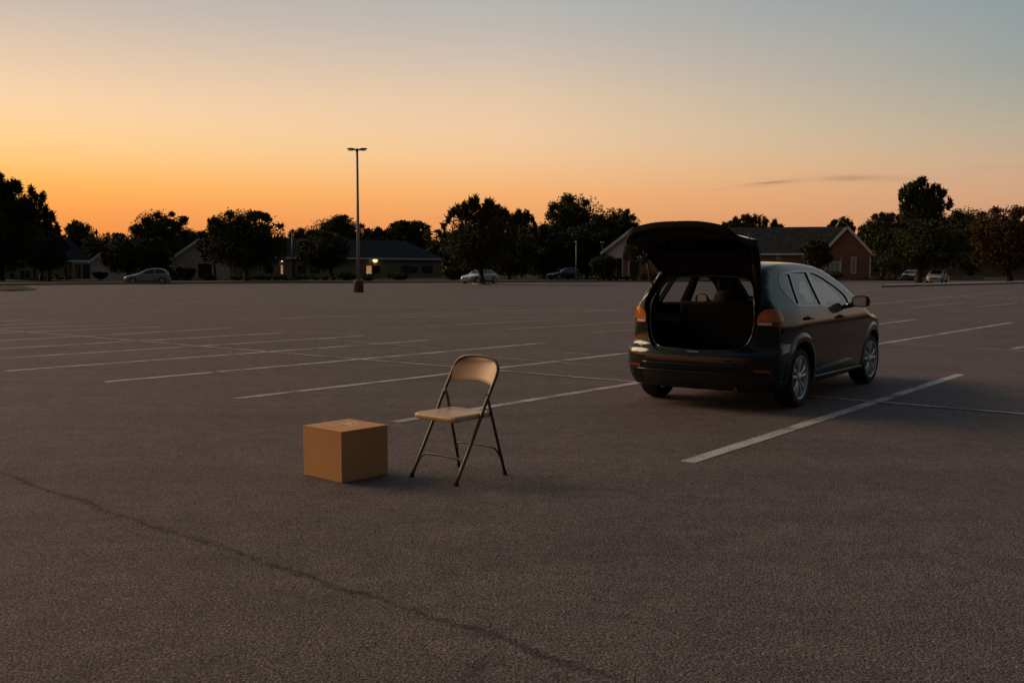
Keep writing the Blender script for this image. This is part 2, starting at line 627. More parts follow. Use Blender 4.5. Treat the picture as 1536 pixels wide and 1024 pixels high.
# ------------------------------------------------------------------ the open hatchback
def hero_car():
    WX = pchip([-.85, -.6, -.3, .3, 1.3, 2.2, 2.8, 3.2, 3.5], [.82, .86, .885, .90, .905, .90, .885, .82, .63])
    SZ = pchip([.12, .22, .32, .5, .7, .85, .95, 1.04, 1.12, 1.42, 1.55], [.86, .935, .97, .99, 1.0, .992, .972, .945, .90, .742, .69])
    ZT = pchip([-.78, -.70, -.62, -.50, -.40, -.32, -.15, .1, .5, .95, 1.35, 1.7, 2.0, 2.3, 2.5, 2.66, 2.85, 3.1, 3.28, 3.42, 3.5],
               [.70, .95, 1.10, 1.28, 1.405, 1.472, 1.510, 1.528, 1.535, 1.518, 1.468, 1.372, 1.255, 1.115, 1.03, .985, .955, .89, .80, .66, .5])
    XR = pchip([.1, .22, .32, .45, .55, .60, .66, .8, .95, 1.2], [-.64, -.70, -.755, -.785, -.78, -.755, -.70, -.685, -.68, -.68])
    XF = pchip([.1, .22, .35, .5, .65, .8, 1.0], [3.30, 3.38, 3.43, 3.45, 3.43, 3.36, 3.2])
    Fb = make_F(WX, SZ, ZT, XR, XF)
    A = (-.05, 2.7, .62, 20, 84, 132)
    Al = (-.05, 2.7, .62, 16, 60, 108)

    def Fcav(x, y, z):
        ay = np.abs(y)
        lim = .57 + .40 * sst(.86, 1.0, z)
        return smax([Fb(x, y, z) + .055, .40 - z, x - 2.22, ay - lim], .012)

    def yside(x, z):
        lo, hi = 0.3, 1.2
        for _ in range(30):
            m = (lo + hi) / 2
            if Fb(np.array([x]), np.array([-m]), np.array([z]))[0] < 0:
                lo = m
            else:
                hi = m
        return lo

    root = thing('hatchback_car', 'dark charcoal five door hatchback with its tailgate raised, nearest car in the lot', 'car',
                 (2.305, 10.817, 0), RAD(90 - 35.03))
    body = boolean(field_mesh(Fb, 0.0, *A), field_mesh(Fcav, 0.0, .2, 2.0, .7, 14, 40, 64), 'DIFFERENCE')

    # wheel openings
    def cyl(x, y0, y1, r=.372):
        return prism([(x + r * math.cos(2 * math.pi * k / 48), .325 + r * math.sin(2 * math.pi * k / 48)) for k in range(48)], 'y', y0, y1)
    for x in (0, 2.65):
        for s in (-1, 1):
            body = boolean(body, cyl(x, min(s * .62, s * 1.3), max(s * .62, s * 1.3)), 'DIFFERENCE')

    # tailgate recess and load opening
    g_out = [(0, 1.452), (.40, 1.450), (.525, 1.43), (.565, 1.37), (.595, 1.29), (.664, 1.06), (.632, 1.015), (.612, .95), (.604, .85), (.588, .74), (.54, .645), (.44, .592), (.25, .573), (0, .570)]
    g_out = rounded(g_out + mirror_poly(g_out)[1:-1], .03, 3)
    hole = [(0, 1.362), (.32, 1.355), (.46, 1.325), (.515, 1.25), (.565, 1.1), (.575, .9), (.55, .75), (.50, .665), (.42, .628), (0, .612)]
    hole = rounded(hole + mirror_poly(hole)[1:-1], .04, 3)
    layer = join_mesh(field_mesh(Fb, .10, *Al), field_mesh(Fb, -.045, *Al, flip=True))
    recess = boolean(layer, prism(g_out, 'x', -1.3, -.28), 'INTERSECT')
    body = boolean(body, recess, 'DIFFERENCE')
    body = boolean(body, prism(hole, 'x', -1.3, .05), 'DIFFERENCE')

    # window openings
    quarter = [(.035, 1.075), (.155, 1.395), (0, 1.385), (-.10, 1.355), (-.155, 1.29), (-.15, 1.235), (-.11, 1.16), (-.04, 1.095)]
    rearw = [(.08, 1.070), (.70, 1.056), (.69, 1.412), (.40, 1.413), (.195, 1.402)]
    frontw = [(.89, 1.043), (1.55, 1.016), (1.69, 1.03), (1.735, 1.085), (1.70, 1.15), (1.50, 1.245), (1.17, 1.35), (.98, 1.392), (.79, 1.410)]
    quarter, rearw, frontw = rounded(quarter, .03, 3), rounded(rearw, .02, 3), rounded(frontw, .03, 3)
    wscreen = [(-.62, 1.03), (.62, 1.03), (.53, 1.44), (-.53, 1.44)]
    wscreen = rounded(wscreen, .06, 4)
    for w in (quarter, rearw, frontw):
        for s in (-1, 1):
            body = boolean(body, prism(w, 'y', min(s * .45, s * 1.3), max(s * .45, s * 1.3)), 'DIFFERENCE')
    body = boolean(body, prism(wscreen, 'x', 1.40, 2.60), 'DIFFERENCE')

    # doors, cut out of the shell with a gap all round
    rdoor = [(1.178, .315), (1.178, 1.03), (.06, 1.052), (.10, .93), (.10, .85), (.30, .735), (.42, .60), (.475, .45), (.49, .315)]
    fdoor = [(1.19, .315), (2.20, .315), (2.22, .60), (2.10, .80), (1.93, .98), (1.19, 1.028)]

    def shrink(p, d):
        c = np.mean(np.array(p), 0)
        return [(a + (d if a < c[0] else -d), b + (d if b < c[1] else -d)) for a, b in p]
    doors = []
    for nm, poly, hx in (('rear', rdoor, .20), ('front', fdoor, 1.28)):
        for s in (-1, 1):
            y0, y1 = min(s * .60, s * 1.3), max(s * .60, s * 1.3)
            doors.append((boolean(body, prism(shrink(poly, .003), 'y', y0, y1), 'INTERSECT'), s, hx))
            body = boolean(body, prism(poly, 'y', y0, y1), 'DIFFERENCE')
    # rear bumper cut out as a part of its own
    bp = boolean(body, prism([(-1.2, .1), (-.385, .1), (-.385, .69), (-.52, .672), (-.66, .615), (-.69, .562), (-1.2, .562)], 'y', -1.2, 1.2), 'INTERSECT')
    body = boolean(body, prism([(-1.2, .1), (-.379, .1), (-.379, .695), (-.52, .677), (-.66, .620), (-.69, .566), (-1.2, .566)], 'y', -1.2, 1.2), 'DIFFERENCE')
    field_normals(body, Fb, (0, -.045, -.055), inner='interior')
    obj('body', body, None, root)
    field_normals(bp, Fb, (0, -.045, -.055))
    bo = obj('bumper', bp, M['paint'], root)
    for me, s, hx in doors:
        field_normals(me, Fb, (0, -.055), inner='interior')
        d = obj('door', me, None, root)
        z = .928 if hx < 1 else .905
        y = s * (yside(hx, z) + .006)
        bm = bmesh.new()
        add_tube(bm, spline([(hx - .10, y - s * .012, z + .004), (hx - .07, y + s * .028, z + .006), (hx, y + s * .034, z + .004), (hx + .07, y + s * .028, z), (hx + .10, y - s * .012, z - .002)], 5), .0125, 8)
        h = obj('handle', bm_mesh('handle', bm), M['paint'], d)
        bm = bmesh.new()
        bmesh.ops.create_uvsphere(bm, u_segments=20, v_segments=10, radius=1)
        for v in bm.verts:
            v.co = Vector((hx + v.co.x * .062, y - s * .006 + v.co.y * .005, z - .004 + v.co.z * .034))
        obj('handle_cup', bm_mesh('cup', bm, True), M['black'], d)
    # glazing
    gl = join_mesh(field_mesh(Fb, -.010, *Al), field_mesh(Fb, -.016, *Al, flip=True))
    for w in (quarter, rearw, frontw):
        for s in (-1, 1):
            g = boolean(gl, prism(w, 'y', min(s * .45, s * 1.3), max(s * .45, s * 1.3)), 'INTERSECT')
            field_normals(g, Fb, (-.010, -.016))
            obj('window', g, M['glass'], root)
    g = boolean(gl, prism(wscreen, 'x', 1.40, 2.60), 'INTERSECT')
    field_normals(g, Fb, (-.010, -.016))
    obj('windscreen', g, M['glass'], root)
    # black window surrounds and pillars (a thin layer lying proud of the paint)
    fr = join_mesh(field_mesh(Fb, .003, *Al), field_mesh(Fb, -.006, *Al, flip=True))
    band = [(-.155, 1.19), (-.06, 1.075), (.03, 1.052), (.70, 1.040), (.89, 1.028), (1.55, 1.002), (1.715, 1.005), (1.785, 1.04), (1.80, 1.075), (1.72, 1.165), (1.50, 1.268), (1.17, 1.375), (.98, 1.417), (.72, 1.434), (.40, 1.434), (.19, 1.425), (0, 1.408), (-.12, 1.375), (-.18, 1.30), (-.18, 1.24)]
    for s in (-1, 1):
        y0, y1 = min(s * .45, s * 1.3), max(s * .45, s * 1.3)
        b = boolean(fr, prism(band, 'y', y0, y1), 'INTERSECT')
        for w in (quarter, rearw, frontw):
            b = boolean(b, prism(w, 'y', y0 - .1, y1 + .1), 'DIFFERENCE')
        field_normals(b, Fb, (.003,))
        obj('window_surround', b, M['gloss_black'], root)
    # tail lights
    tl = join_mesh(field_mesh(Fb, .008, *Al), field_mesh(Fb, -.012, *Al, flip=True))
    lens = rounded([(.622, .874), (.622, .945), (.645, 1.0), (.69, 1.04), (.76, 1.05), (.86, 1.0), (.90, .90), (.86, .866), (.74, .868)], .03, 3)
    sidecut = [(-1.2, .8), (-.44, .8), (-.415, .88), (-.405, .96), (-.43, 1.01), (-.50, 1.1), (-1.2, 1.1)]
    for s in (-1, 1):
        p = lens if s > 0 else mirror_poly(lens)
        b = boolean(tl, prism(p, 'x', -1.2, -.3), 'INTERSECT')
        b = boolean(b, prism(rounded(sidecut, .04, 3), 'y', -1.3, 1.3), 'INTERSECT')
        top = boolean(b, prism([(-1.5, .915), (1.5, .915), (1.5, 1.3), (-1.5, 1.3)], 'x', -2, 1), 'INTERSECT')
        low = boolean(b, prism([(-1.5, .7), (1.5, .7), (1.5, .9135), (-1.5, .9135)], 'x', -2, 1), 'INTERSECT')
        field_normals(top, Fb, (.008,)); field_normals(low, Fb, (.008,))
        t = obj('tail_light', top, M['lens'], root)
        obj('lower_lens', low, M['lens_red'], t)
        cl = join_mesh(field_mesh(Fb, .011, *Al), field_mesh(Fb, .002, *Al, flip=True))
        q = [(s * .632, .884), (s * .755, .884), (s * .755, .908), (s * .632, .908)]
        c = boolean(cl, prism(q, 'x', -1.2, -.3), 'INTERSECT')
        field_normals(c, Fb, (.011,))
        obj('reversing_light', c, M['clear'], t)
        # reflector low on the bumper
        q = rounded([(s * .635, .408), (s * .79, .412), (s * .79, .436), (s * .635, .438)], .01, 2)
        c = boolean(cl, prism(q, 'x', -1.2, -.3), 'INTERSECT')
        field_normals(c, Fb, (.011,))
        obj('reflector', c, M['lens_red'], bo)
    # dark lower skirt of the bumper and its step line
    sk = boolean(fr, prism([(-1.2, .15), (-.46, .15), (-.46, .36), (-.56, .395), (-1.2, .395)], 'y', -.61, .61), 'INTERSECT')
    field_normals(sk, Fb, (.003,))
    obj('bumper_skirt', sk, M['black'], bo)
    bm = bmesh.new()
    for z, off, yy in ((.462, .004, .60), (.385, .006, .70)):
        pts = []
        for k in range(25):
            y = -yy + 2 * yy * k / 24
            x = float(XR(np.array(z))) + .185 * (abs(y) / .85) ** 2.7
            pts.append((x - off, y, z))
        add_tube(bm, pts, .009, 6)
    obj('bumper_ridge', bm_mesh('ridge', bm), M['paint'], bo)
    # sill strip
    for s in (-1, 1):
        pts = [(x, s * (yside(x, .285) + .004), .288 - .012 * (x - .4)) for x in np.linspace(.42, 2.24, 20)]
        bm = bmesh.new()
        add_tube(bm, pts, .008, 6)
        obj('sill_strip', bm_mesh('sill', bm), M['galv'], root)
    # flared wheel-arch lips
    for x in (0, 2.65):
        for s in (-1, 1):
            bm = bmesh.new()
            rows = []
            for k in range(41):
                a = RAD(-14 + 208 * k / 40)
                row = []
                for r, o in ((.366, -.05), (.366, .010), (.380, .015), (.415, .014), (.445, .008), (.468, -.004)):
                    px, pz = x + r * math.cos(a), .325 + r * math.sin(a)
                    row.append(bm.verts.new((px, s * (yside(px, max(pz, .225)) + o), pz)))
                rows.append(row)
            for R1, R2 in zip(rows, rows[1:]):
                for j in range(5):
                    bm.faces.new((R1[j], R1[j + 1], R2[j + 1], R2[j])).smooth = True
            obj('arch_flare', bm_mesh('flare', bm), M['paint'], root)
    # dark wheel housings
    for x in (0, 2.65):
        for s in (-1, 1):
            bm = bmesh.new()
            R0, R1 = [], []
            for k in range(33):
                a = RAD(-20 + 220 * k / 32)
                R0.append(bm.verts.new((x + .40 * math.cos(a), s * .61, .325 + .40 * math.sin(a))))
                R1.append(bm.verts.new((x + .40 * math.cos(a), s * .80, .325 + .40 * math.sin(a))))
            for k in range(32):
                bm.faces.new((R0[k], R0[k + 1], R1[k + 1], R1[k]))
            bm.faces.new(R0)
            obj('wheel_housing', bm_mesh('housing', bm), M['interior'], root)
    for x, tn in ((0, 0), (2.65, RAD(-3))):
        for s in (-1, 1):
            add_wheel(root, x, s * .775, tn)
    # axle beam, fuel tank and exhaust seen under the bumper
    bm = bmesh.new()
    add_tube(bm, [(0, -.68, .30), (0, .68, .30)], .04, 10)
    add_box(bm, .25, .95, -.45, .45, .19, .30, .03)
    obj('rear_axle', bm_mesh('axle', bm), M['black'], root)
    bm = bmesh.new()
    add_tube(bm, spline([(1.5, -.2, .2), (.5, -.3, .2), (-.2, -.42, .24), (-.6, -.45, .235), (-.72, -.45, .23)], 6), .025, 10)
    add_tube(bm, [(-.15, -.41, .24), (-.55, -.45, .24)], .08, 14)
    obj('exhaust', bm_mesh('exhaust', bm), M['black'], root)
    # mirrors
    for s in (-1, 1):
        bm = bmesh.new()
        prof = [(-.092, -.052), (-.10, 0), (-.092, .048), (-.05, .066), (.04, .07), (.092, .052), (.10, .0), (.088, -.052), (.03, -.068), (-.05, -.066)]
        rings = []
        for dx, sc in ((0, .93), (.008, 1.0), (.035, 1.0), (.075, .90), (.105, .68), (.118, .35)):
            rings.append([bm.verts.new((1.66 + dx + .02 * (py / .1), s * (1.005 + py * sc), 1.068 + pz * sc)) for py, pz in prof])
        for a, b in zip(rings, rings[1:]):
            for k in range(10):
                bm.faces.new((a[k], a[(k + 1) % 10], b[(k + 1) % 10], b[k])).smooth = True
        bm.faces.new(rings[0]); bm.faces.new(rings[-1])
        add_tube(bm, [(1.70, s * .83, 1.015), (1.705, s * .93, 1.035)], [.035, .03], 8)
        m_ = obj('side_mirror', bm_mesh('mirror', bm), M['gloss_black'], root)
        bm = bmesh.new()
        q = [bm.verts.new((1.658 + .02 * (py / .1) , s * (1.005 + py * .80), 1.068 + pz * .80)) for py, pz in prof]
        bm.faces.new(q)
        obj('mirror_glass', bm_mesh('mirror_glass', bm), M['mirror'], m_)
    # cabin
    bm = bmesh.new()
    add_box(bm, .06, .20, -.55, .55, .60, 1.085, .035, 3)
    add_box(bm, .20, .70, -.55, .55, .45, .66, .04, 3)
    obj('rear_seat', bm_mesh('bench', bm), M['interior'], root)
    for y in (-.37, .37):
        bm = bmesh.new()
        prof = [(.70, .235), (.9, .24), (1.05, .22), (1.15, .17), (1.19, .11)]
        rings = []
        for z, w in prof:
            x = 1.12 - .22 * (z - .7)
            rings.append([bm.verts.new((x + dx, y + dy * w, z)) for dx, dy in ((-.06, -.8), (-.07, 0), (-.06, .8), (0, 1), (.06, .8), (.05, 0), (.06, -.8), (0, -1))])
        for a, b in zip(rings, rings[1:]):
            for k in range(8):
                bm.faces.new((a[k], a[(k + 1) % 8], b[(k + 1) % 8], b[k])).smooth = True
        bm.faces.new(rings[0][::-1]); bm.faces.new(rings[-1])
        add_box(bm, 1.02, 1.55, y - .24, y + .24, .45, .68, .05, 3)
        st = obj('front_seat', bm_mesh('seat', bm), M['interior'], root)
        bm = bmesh.new()
        add_box(bm, .955, 1.055, y - .125, y + .125, 1.18, 1.37, .04, 3)
        obj('headrest', bm_mesh('headrest', bm), M['interior'], st)
    bm = bmesh.new()
    add_box(bm, 1.75, 2.20, -.66, .66, .70, .985, .05, 3)
    obj('dashboard', bm_mesh('dash', bm), M['interior'], root)
    bm = bmesh.new()
    add_tube(bm, [(1.62 + .06 * math.sin(t) , .37 + .18 * math.cos(t), .93 + .17 * math.sin(t)) for t in np.linspace(0, 2 * math.pi, 25)], .014, 8)
    obj('steering_wheel', bm_mesh('wheel', bm), M['interior'], root)
    # load sill plate and rubber seal round the opening
    seal = []
    for (y, z) in hole + hole[:1]:
        lo, hi = -1.2, .3
        for _ in range(30):
            mid = (lo + hi) / 2
            if Fb(np.array([mid]), np.array([y]), np.array([z]))[0] < -.045:
                hi = mid
            else:
                lo = mid
        c = np.array([y, z]) - np.array([0, .98])
        c = c / np.linalg.norm(c) * .012
        seal.append((hi - .006, y + c[0], z + c[1]))
    bm = bmesh.new()
    add_tube(bm, seal, .009, 6, cap=False)
    obj('door_seal', bm_mesh('seal', bm), M['gloss_black'], root)
    bm = bmesh.new()
    add_box(bm, -.762, -.735, -.06, .06, .592, .602, .003)
    obj('latch', bm_mesh('latch', bm), M['chrome'], root)

    # tailgate, swung up about the roof hinge
    HX, HZ, ANG = -.318, 1.462, RAD(90.5)
    g_in = [(0, 1.446), (.42, 1.444), (.545, 1.424), (.580, 1.366), (.604, 1.288), (.655, 1.062), (.650, 1.02), (.64, .95), (.637, .85), (.632, .742), (.60, .655), (.51, .60), (.25, .581), (0, .578)]
    g_in = rounded(g_in + mirror_poly(g_in)[1:-1], .03, 3)
    lay = join_mesh(field_mesh(Fb, 0.0, *A), field_mesh(Fb, -.055, *Al, flip=True))
    gate = boolean(lay, prism(g_in, 'x', -1.3, -.27), 'INTERSECT')
    win = rounded([(-.53, .95), (.53, .95), (.47, 1.23), (.32, 1.265), (-.32, 1.265), (-.47, 1.23)], .05, 3)
    gate = boolean(gate, prism(win, 'x', -1.3, -.1), 'DIFFERENCE')
    field_normals(gate, Fb, (0, -.055), inner='interior')
    rw = boolean(gl, prism(win, 'x', -1.3, -.1), 'INTERSECT')
    field_normals(rw, Fb, (-.010, -.016))
    # trim panel on the inside
    tr_l = join_mesh(field_mesh(Fb, -.052, *Al), field_mesh(Fb, -.082, *Al, flip=True))
    tp = rounded([(-.50, .72), (-.46, .66), (.46, .66), (.50, .72), (.53, .91), (-.53, .91)], .04, 3)
    trim = boolean(tr_l, prism(tp, 'x', -1.3, -.1), 'INTERSECT')
    field_normals(trim, Fb, (-.052, -.082))
    piv = Matrix.Translation((-HX, 0, -HZ))
    gate.transform(piv); rw.transform(piv); trim.transform(piv)
    go = obj('tailgate', gate, None, root, (HX, 0, HZ), (0, ANG, 0))
    obj('rear_window', rw, M['privacy_glass'], go)
    obj('trim_panel', trim, M['interior'], go)
    plate = box_mesh('plate', -.005, .005, -.26, .26, -.055, .055, bevel=.004)
    plate.transform(Matrix.Translation((-.700 - HX, 0, .79 - HZ)))
    obj('number_plate', plate, M['blind'], go)
    wb = bmesh.new()
    add_tube(wb, [(-.56 - HX - .022, -.02, 1.125 - HZ), (-.50 - HX - .055, .30, 1.18 - HZ)], .007, 6)
    obj('wiper', bm_mesh('wiper', wb), M['black'], go)
    # gas struts
    R = Matrix.Translation((HX, 0, HZ)) @ Matrix.Rotation(ANG, 4, 'Y')
    for s in (-1, 1):
        a = Vector((-.50, s * .575, 1.19))
        b = R @ (Vector((-.655, s * .60, .97)) - Vector((HX, 0, HZ)))
        bm = bmesh.new()
        mid = a.lerp(b, .52)
        add_tube(bm, [a, mid], .011, 8)
        add_tube(bm, [mid, b], .006, 8)
        obj('gas_strut', bm_mesh('strut', bm), M['black'], root)
    # headlights at the nose
    hl = join_mesh(field_mesh(Fb, .006, *Al), field_mesh(Fb, -.012, *Al, flip=True))
    for s in (-1, 1):
        q = rounded([(s * .42, .70), (s * .52, .76), (s * .80, .82), (s * .84, .74), (s * .75, .67)], .02, 3)
        c = boolean(hl, prism(q, 'x', 2.9, 3.7), 'INTERSECT')
        field_normals(c, Fb, (.006,))
        obj('headlight', c, M['clear'], root)
    c = boolean(fr, prism(rounded([(-.5, .36), (.5, .36), (.42, .62), (-.42, .62)], .03, 3), 'x', 3.0, 3.7), 'INTERSECT')
    obj('grille', c, M['black'], root)
    return root


hero_car()


# ------------------------------------------------------------------ small far cars
def far_body(kind):
    if kind == 'hatch':
        z = ([-.78, -.68, -.55, -.35, -.1, .3, .8, 1.2, 1.6, 2.0, 2.25, 2.45, 2.9, 3.2, 3.4, 3.5], [.70, .92, 1.12, 1.33, 1.44, 1.49, 1.48, 1.43, 1.29, 1.08, .97, .93, .84, .74, .60, .5])
    else:
        z = ([-.95, -.85, -.6, -.35, -.1, .2, .6, 1.0, 1.3, 1.6, 1.95, 2.15, 2.6, 3.1, 3.35, 3.5], [.72, .86, .92, 1.0, 1.17, 1.33, 1.41, 1.41, 1.36, 1.22, 1.02, .93, .86, .76, .64, .5])
    lo = -.95 if kind == 'sedan' else -.78
    WXf = pchip([lo - .05, -.5, .3, 1.3, 2.4, 3.0, 3.5], [.76, .84, .87, .88, .86, .80, .62])
    SZf = pchip([.12, .25, .5, .7, .88, .98, 1.38, 1.55], [.86, .95, .99, 1.0, .98, .93, .72, .68])
    ZTf = pchip(*z)
    XRf = pchip([.1, .3, .5, .62, .7, 1.2], [lo + .1, lo, lo - .02, lo, lo + .05, lo + .06])
    XFf = pchip([.1, .35, .5, .7, 1.0], [3.32, 3.44, 3.46, 3.42, 3.2])
    Ff = make_F(WXf, SZf, ZTf, XRf, XFf, .03, .0, .03, .20, .02)
    A = (0.0, 2.6, .55, 9, 36, 56)
    b = field_mesh(Ff, 0, *A)
    for x in (0, 2.6):
        for s in (-1, 1):
            p = [(x + .37 * math.cos(2 * math.pi * k / 24), .32 + .37 * math.sin(2 * math.pi * k / 24)) for k in range(24)]
            b = boolean(b, prism(p, 'y', min(s * .55, s * 1.3), max(s * .55, s * 1.3)), 'DIFFERENCE')
    field_normals(b, Ff, (0,), .01)
    lay = join_mesh(field_mesh(Ff, .006, *A), field_mesh(Ff, -.012, *A, flip=True))

    def cut(poly, ax, a, c):
        me = boolean(lay, prism(poly, ax, a, c), 'INTERSECT')
        field_normals(me, Ff, (.006,), .008)
        return me
    if kind == 'hatch':
        sw = [[(-.30, 1.02), (.62, .985), (.60, 1.375), (.1, 1.375), (-.22, 1.28)], [(.70, .983), (1.72, .95), (1.45, 1.20), (1.10, 1.345), (.68, 1.378)]]
        ws, rwz = (1.05, 2.4, [(-.60, .98), (.60, .98), (.52, 1.40), (-.52, 1.40)]), (-1, .1, [(-.56, .98), (.56, .98), (.50, 1.36), (-.50, 1.36)])
    else:
        sw = [[(-.05, 1.0), (.60, .97), (.58, 1.29), (.28, 1.26)], [(.68, .97), (1.66, .94), (1.38, 1.17), (1.1, 1.28), (.66, 1.295)]]
        ws, rwz = (1.1, 2.4, [(-.60, .96), (.60, .96), (.52, 1.30), (-.52, 1.30)]), (-.6, .35, [(-.56, 1.02), (.56, 1.02), (.50, 1.27), (-.50, 1.27)])
    parts = []
    for w in sw:
        for s in (-1, 1):
            parts.append(('window', cut(rounded(w, .03, 2), 'y', min(s * .4, s * 1.3), max(s * .4, s * 1.3)), 'dark_glass'))
    parts.append(('windscreen', cut(rounded(ws[2], .05, 2), 'x', ws[0], ws[1]), 'dark_glass'))
    parts.append(('rear_window', cut(rounded(rwz[2], .05, 2), 'x', rwz[0], rwz[1]), 'dark_glass'))
    for s in (-1, 1):
        parts.append(('headlight', cut([(s * .45, .64), (s * .80, .68), (s * .80, .80), (s * .5, .76)], 'x', 2.8, 3.7), 'clear'))
        parts.append(('tail_light', cut([(s * .5, .72), (s * .82, .72), (s * .82, .86), (s * .55, .86)], 'x', -1.3, -.3), 'lens_red'))
    parts.append(('grille', cut([(-.42, .42), (.42, .42), (.38, .62), (-.38, .62)], 'x', 3.0, 3.7), 'black'))
    parts.append(('lower_trim', cut([(.42, .18), (2.2, .18), (2.2, .30), (.42, .30)], 'y', -1.3, 1.3), 'black'))
    for _, me, mt in parts:
        me.materials.append(M[mt])
    return b, parts


FAR = {k: far_body(k) for k in ('hatch', 'sedan')}


def far_car(kind, paint, u, vb, face_deg, name, label, scale=1.0, z=0.0):
    """u, vb: pixel of the middle of the car's footprint; face_deg: heading of the nose, 0 = +X, 90 = away"""
    p = G(u, vb, z)
    b, parts = FAR[kind]
    h = RAD(face_deg)
    c = Vector((1.3 * math.cos(h), 1.3 * math.sin(h), 0)) * scale
    root = thing(name, label, 'car', (p[0] - c.x, p[1] - c.y, z), h, 'cars parked at the far edge of the lot')
    root.scale = (scale,) * 3
    bm_ = b.copy()
    obj('body', bm_, M[paint], root)
    for nm, me, mt in parts:
        obj(nm, me, None, root)
    for x in (0, 2.6):
        for s in (-1, 1):
            add_wheel(root, x, s * .76, 0, .315)
    return root


far_car('hatch', 'silver', 222, 426.0, 197, 'hatchback_car', 'silver grey hatchback parked side on at the lot edge before the olive trees')
far_car('sedan', 'white_paint', 719, 425.0, 231, 'sedan_car', 'white sedan standing behind a dark tree trunk at the far edge')
far_car('hatch', 'night_paint', 845, 419.2, 215, 'hatchback_car', 'black car parked in the dark under the big trees by the slim pale pole', z=.13)
far_car('hatch', 'white_paint', 1405, 424.4, 238, 'hatchback_car', 'pale silver hatchback facing the lot beside a dark trunk on the right', .93)
far_car('hatch', 'red_paint', 1366, 421.0, 232, 'hatchback_car', 'dull red car half hidden behind the dark trunk on the right', .9, z=0.0)


# ------------------------------------------------------------------ cardboard box
def cardboard_box():
    n0, nl, nr = G(513, 725), G(455, 712), G(582, 711)
    ex = (nr - n0); ex[2] = 0
    w, d, h = .411, .428, .352
    a = math.atan2(ex[1], ex[0])
    root = thing('cardboard_box', 'closed brown cardboard box on the asphalt beside the folding chair', 'box', n0, a)
    bm = bmesh.new()
    add_box(bm, 0, w, 0, d, .002, h - .004, .003, 2)
    me = bm_mesh('box', bm)
    obj('carton', me, M['cardboard'], root)
    g = .0022
    for y0, y1 in ((-.001, d / 2 - g), (d / 2 + g, d + .001)):
        bm = bmesh.new()
        add_box(bm, -.001, w + .001, y0, y1, h - .0035, h + .0012, .0012, 2)
        bmesh.ops.subdivide_edges(bm, edges=bm.edges, cuts=2)
        obj('flap', bm_mesh('flap', bm), M['cardboard'], root)
    # torn pale strips lifted off the top
    inv = Matrix.Rotation(-a, 3, 'Z')

    def loc(u, v):
        p = G(u, v, h) - n0
        q = inv @ Vector((p[0], p[1], 0))
        return q.x, q.y
    for (u0, v0, u1, v1, hh, ww) in ((510, 635.0, 535, 639.0, .008, .007), (515, 632.6, 541, 636.2, .008, .006), (510, 638.4, 515, 637.2, .004, .008), (526, 632.4, 538, 634.0, .004, .008), (522, 634.2, 529, 637.6, .006, .005)):
        x0, y0 = loc(u0, v0); x1, y1 = loc(u1, v1)
        d_ = Vector((x1 - x0, y1 - y0, 0)); s_ = Vector((-d_.y, d_.x, 0)).normalized() * ww
        bm = bmesh.new()
        rows = []
        for k in range(9):
            t = k / 8
            c = Vector((x0, y0, h + .0016 + hh * math.sin(math.pi * min(1, t * 1.1)) ** .6 * (.7 + .3 * math.sin(k * 2.1)))) + d_ * t
            rows.append([bm.verts.new(c - s_ - Vector((0, 0, hh * .6 * math.sin(math.pi * t)))), bm.verts.new(c + s_ * (.6 + .3 * math.sin(k * 1.7))),
                         bm.verts.new(c + s_ * .5 + Vector((0, 0, -.002))), bm.verts.new(c - s_ + Vector((0, 0, -.002 - hh * .6 * math.sin(math.pi * t))))])
        for A_, B_ in zip(rows, rows[1:]):
            for k in range(4):
                bm.faces.new((A_[k], A_[(k + 1) % 4], B_[(k + 1) % 4], B_[k]))
        bm.faces.new(rows[0]); bm.faces.new(rows[-1][::-1])
        obj('torn_strip', bm_mesh('strip', bm), M['cardboard_pale'], root)


cardboard_box()


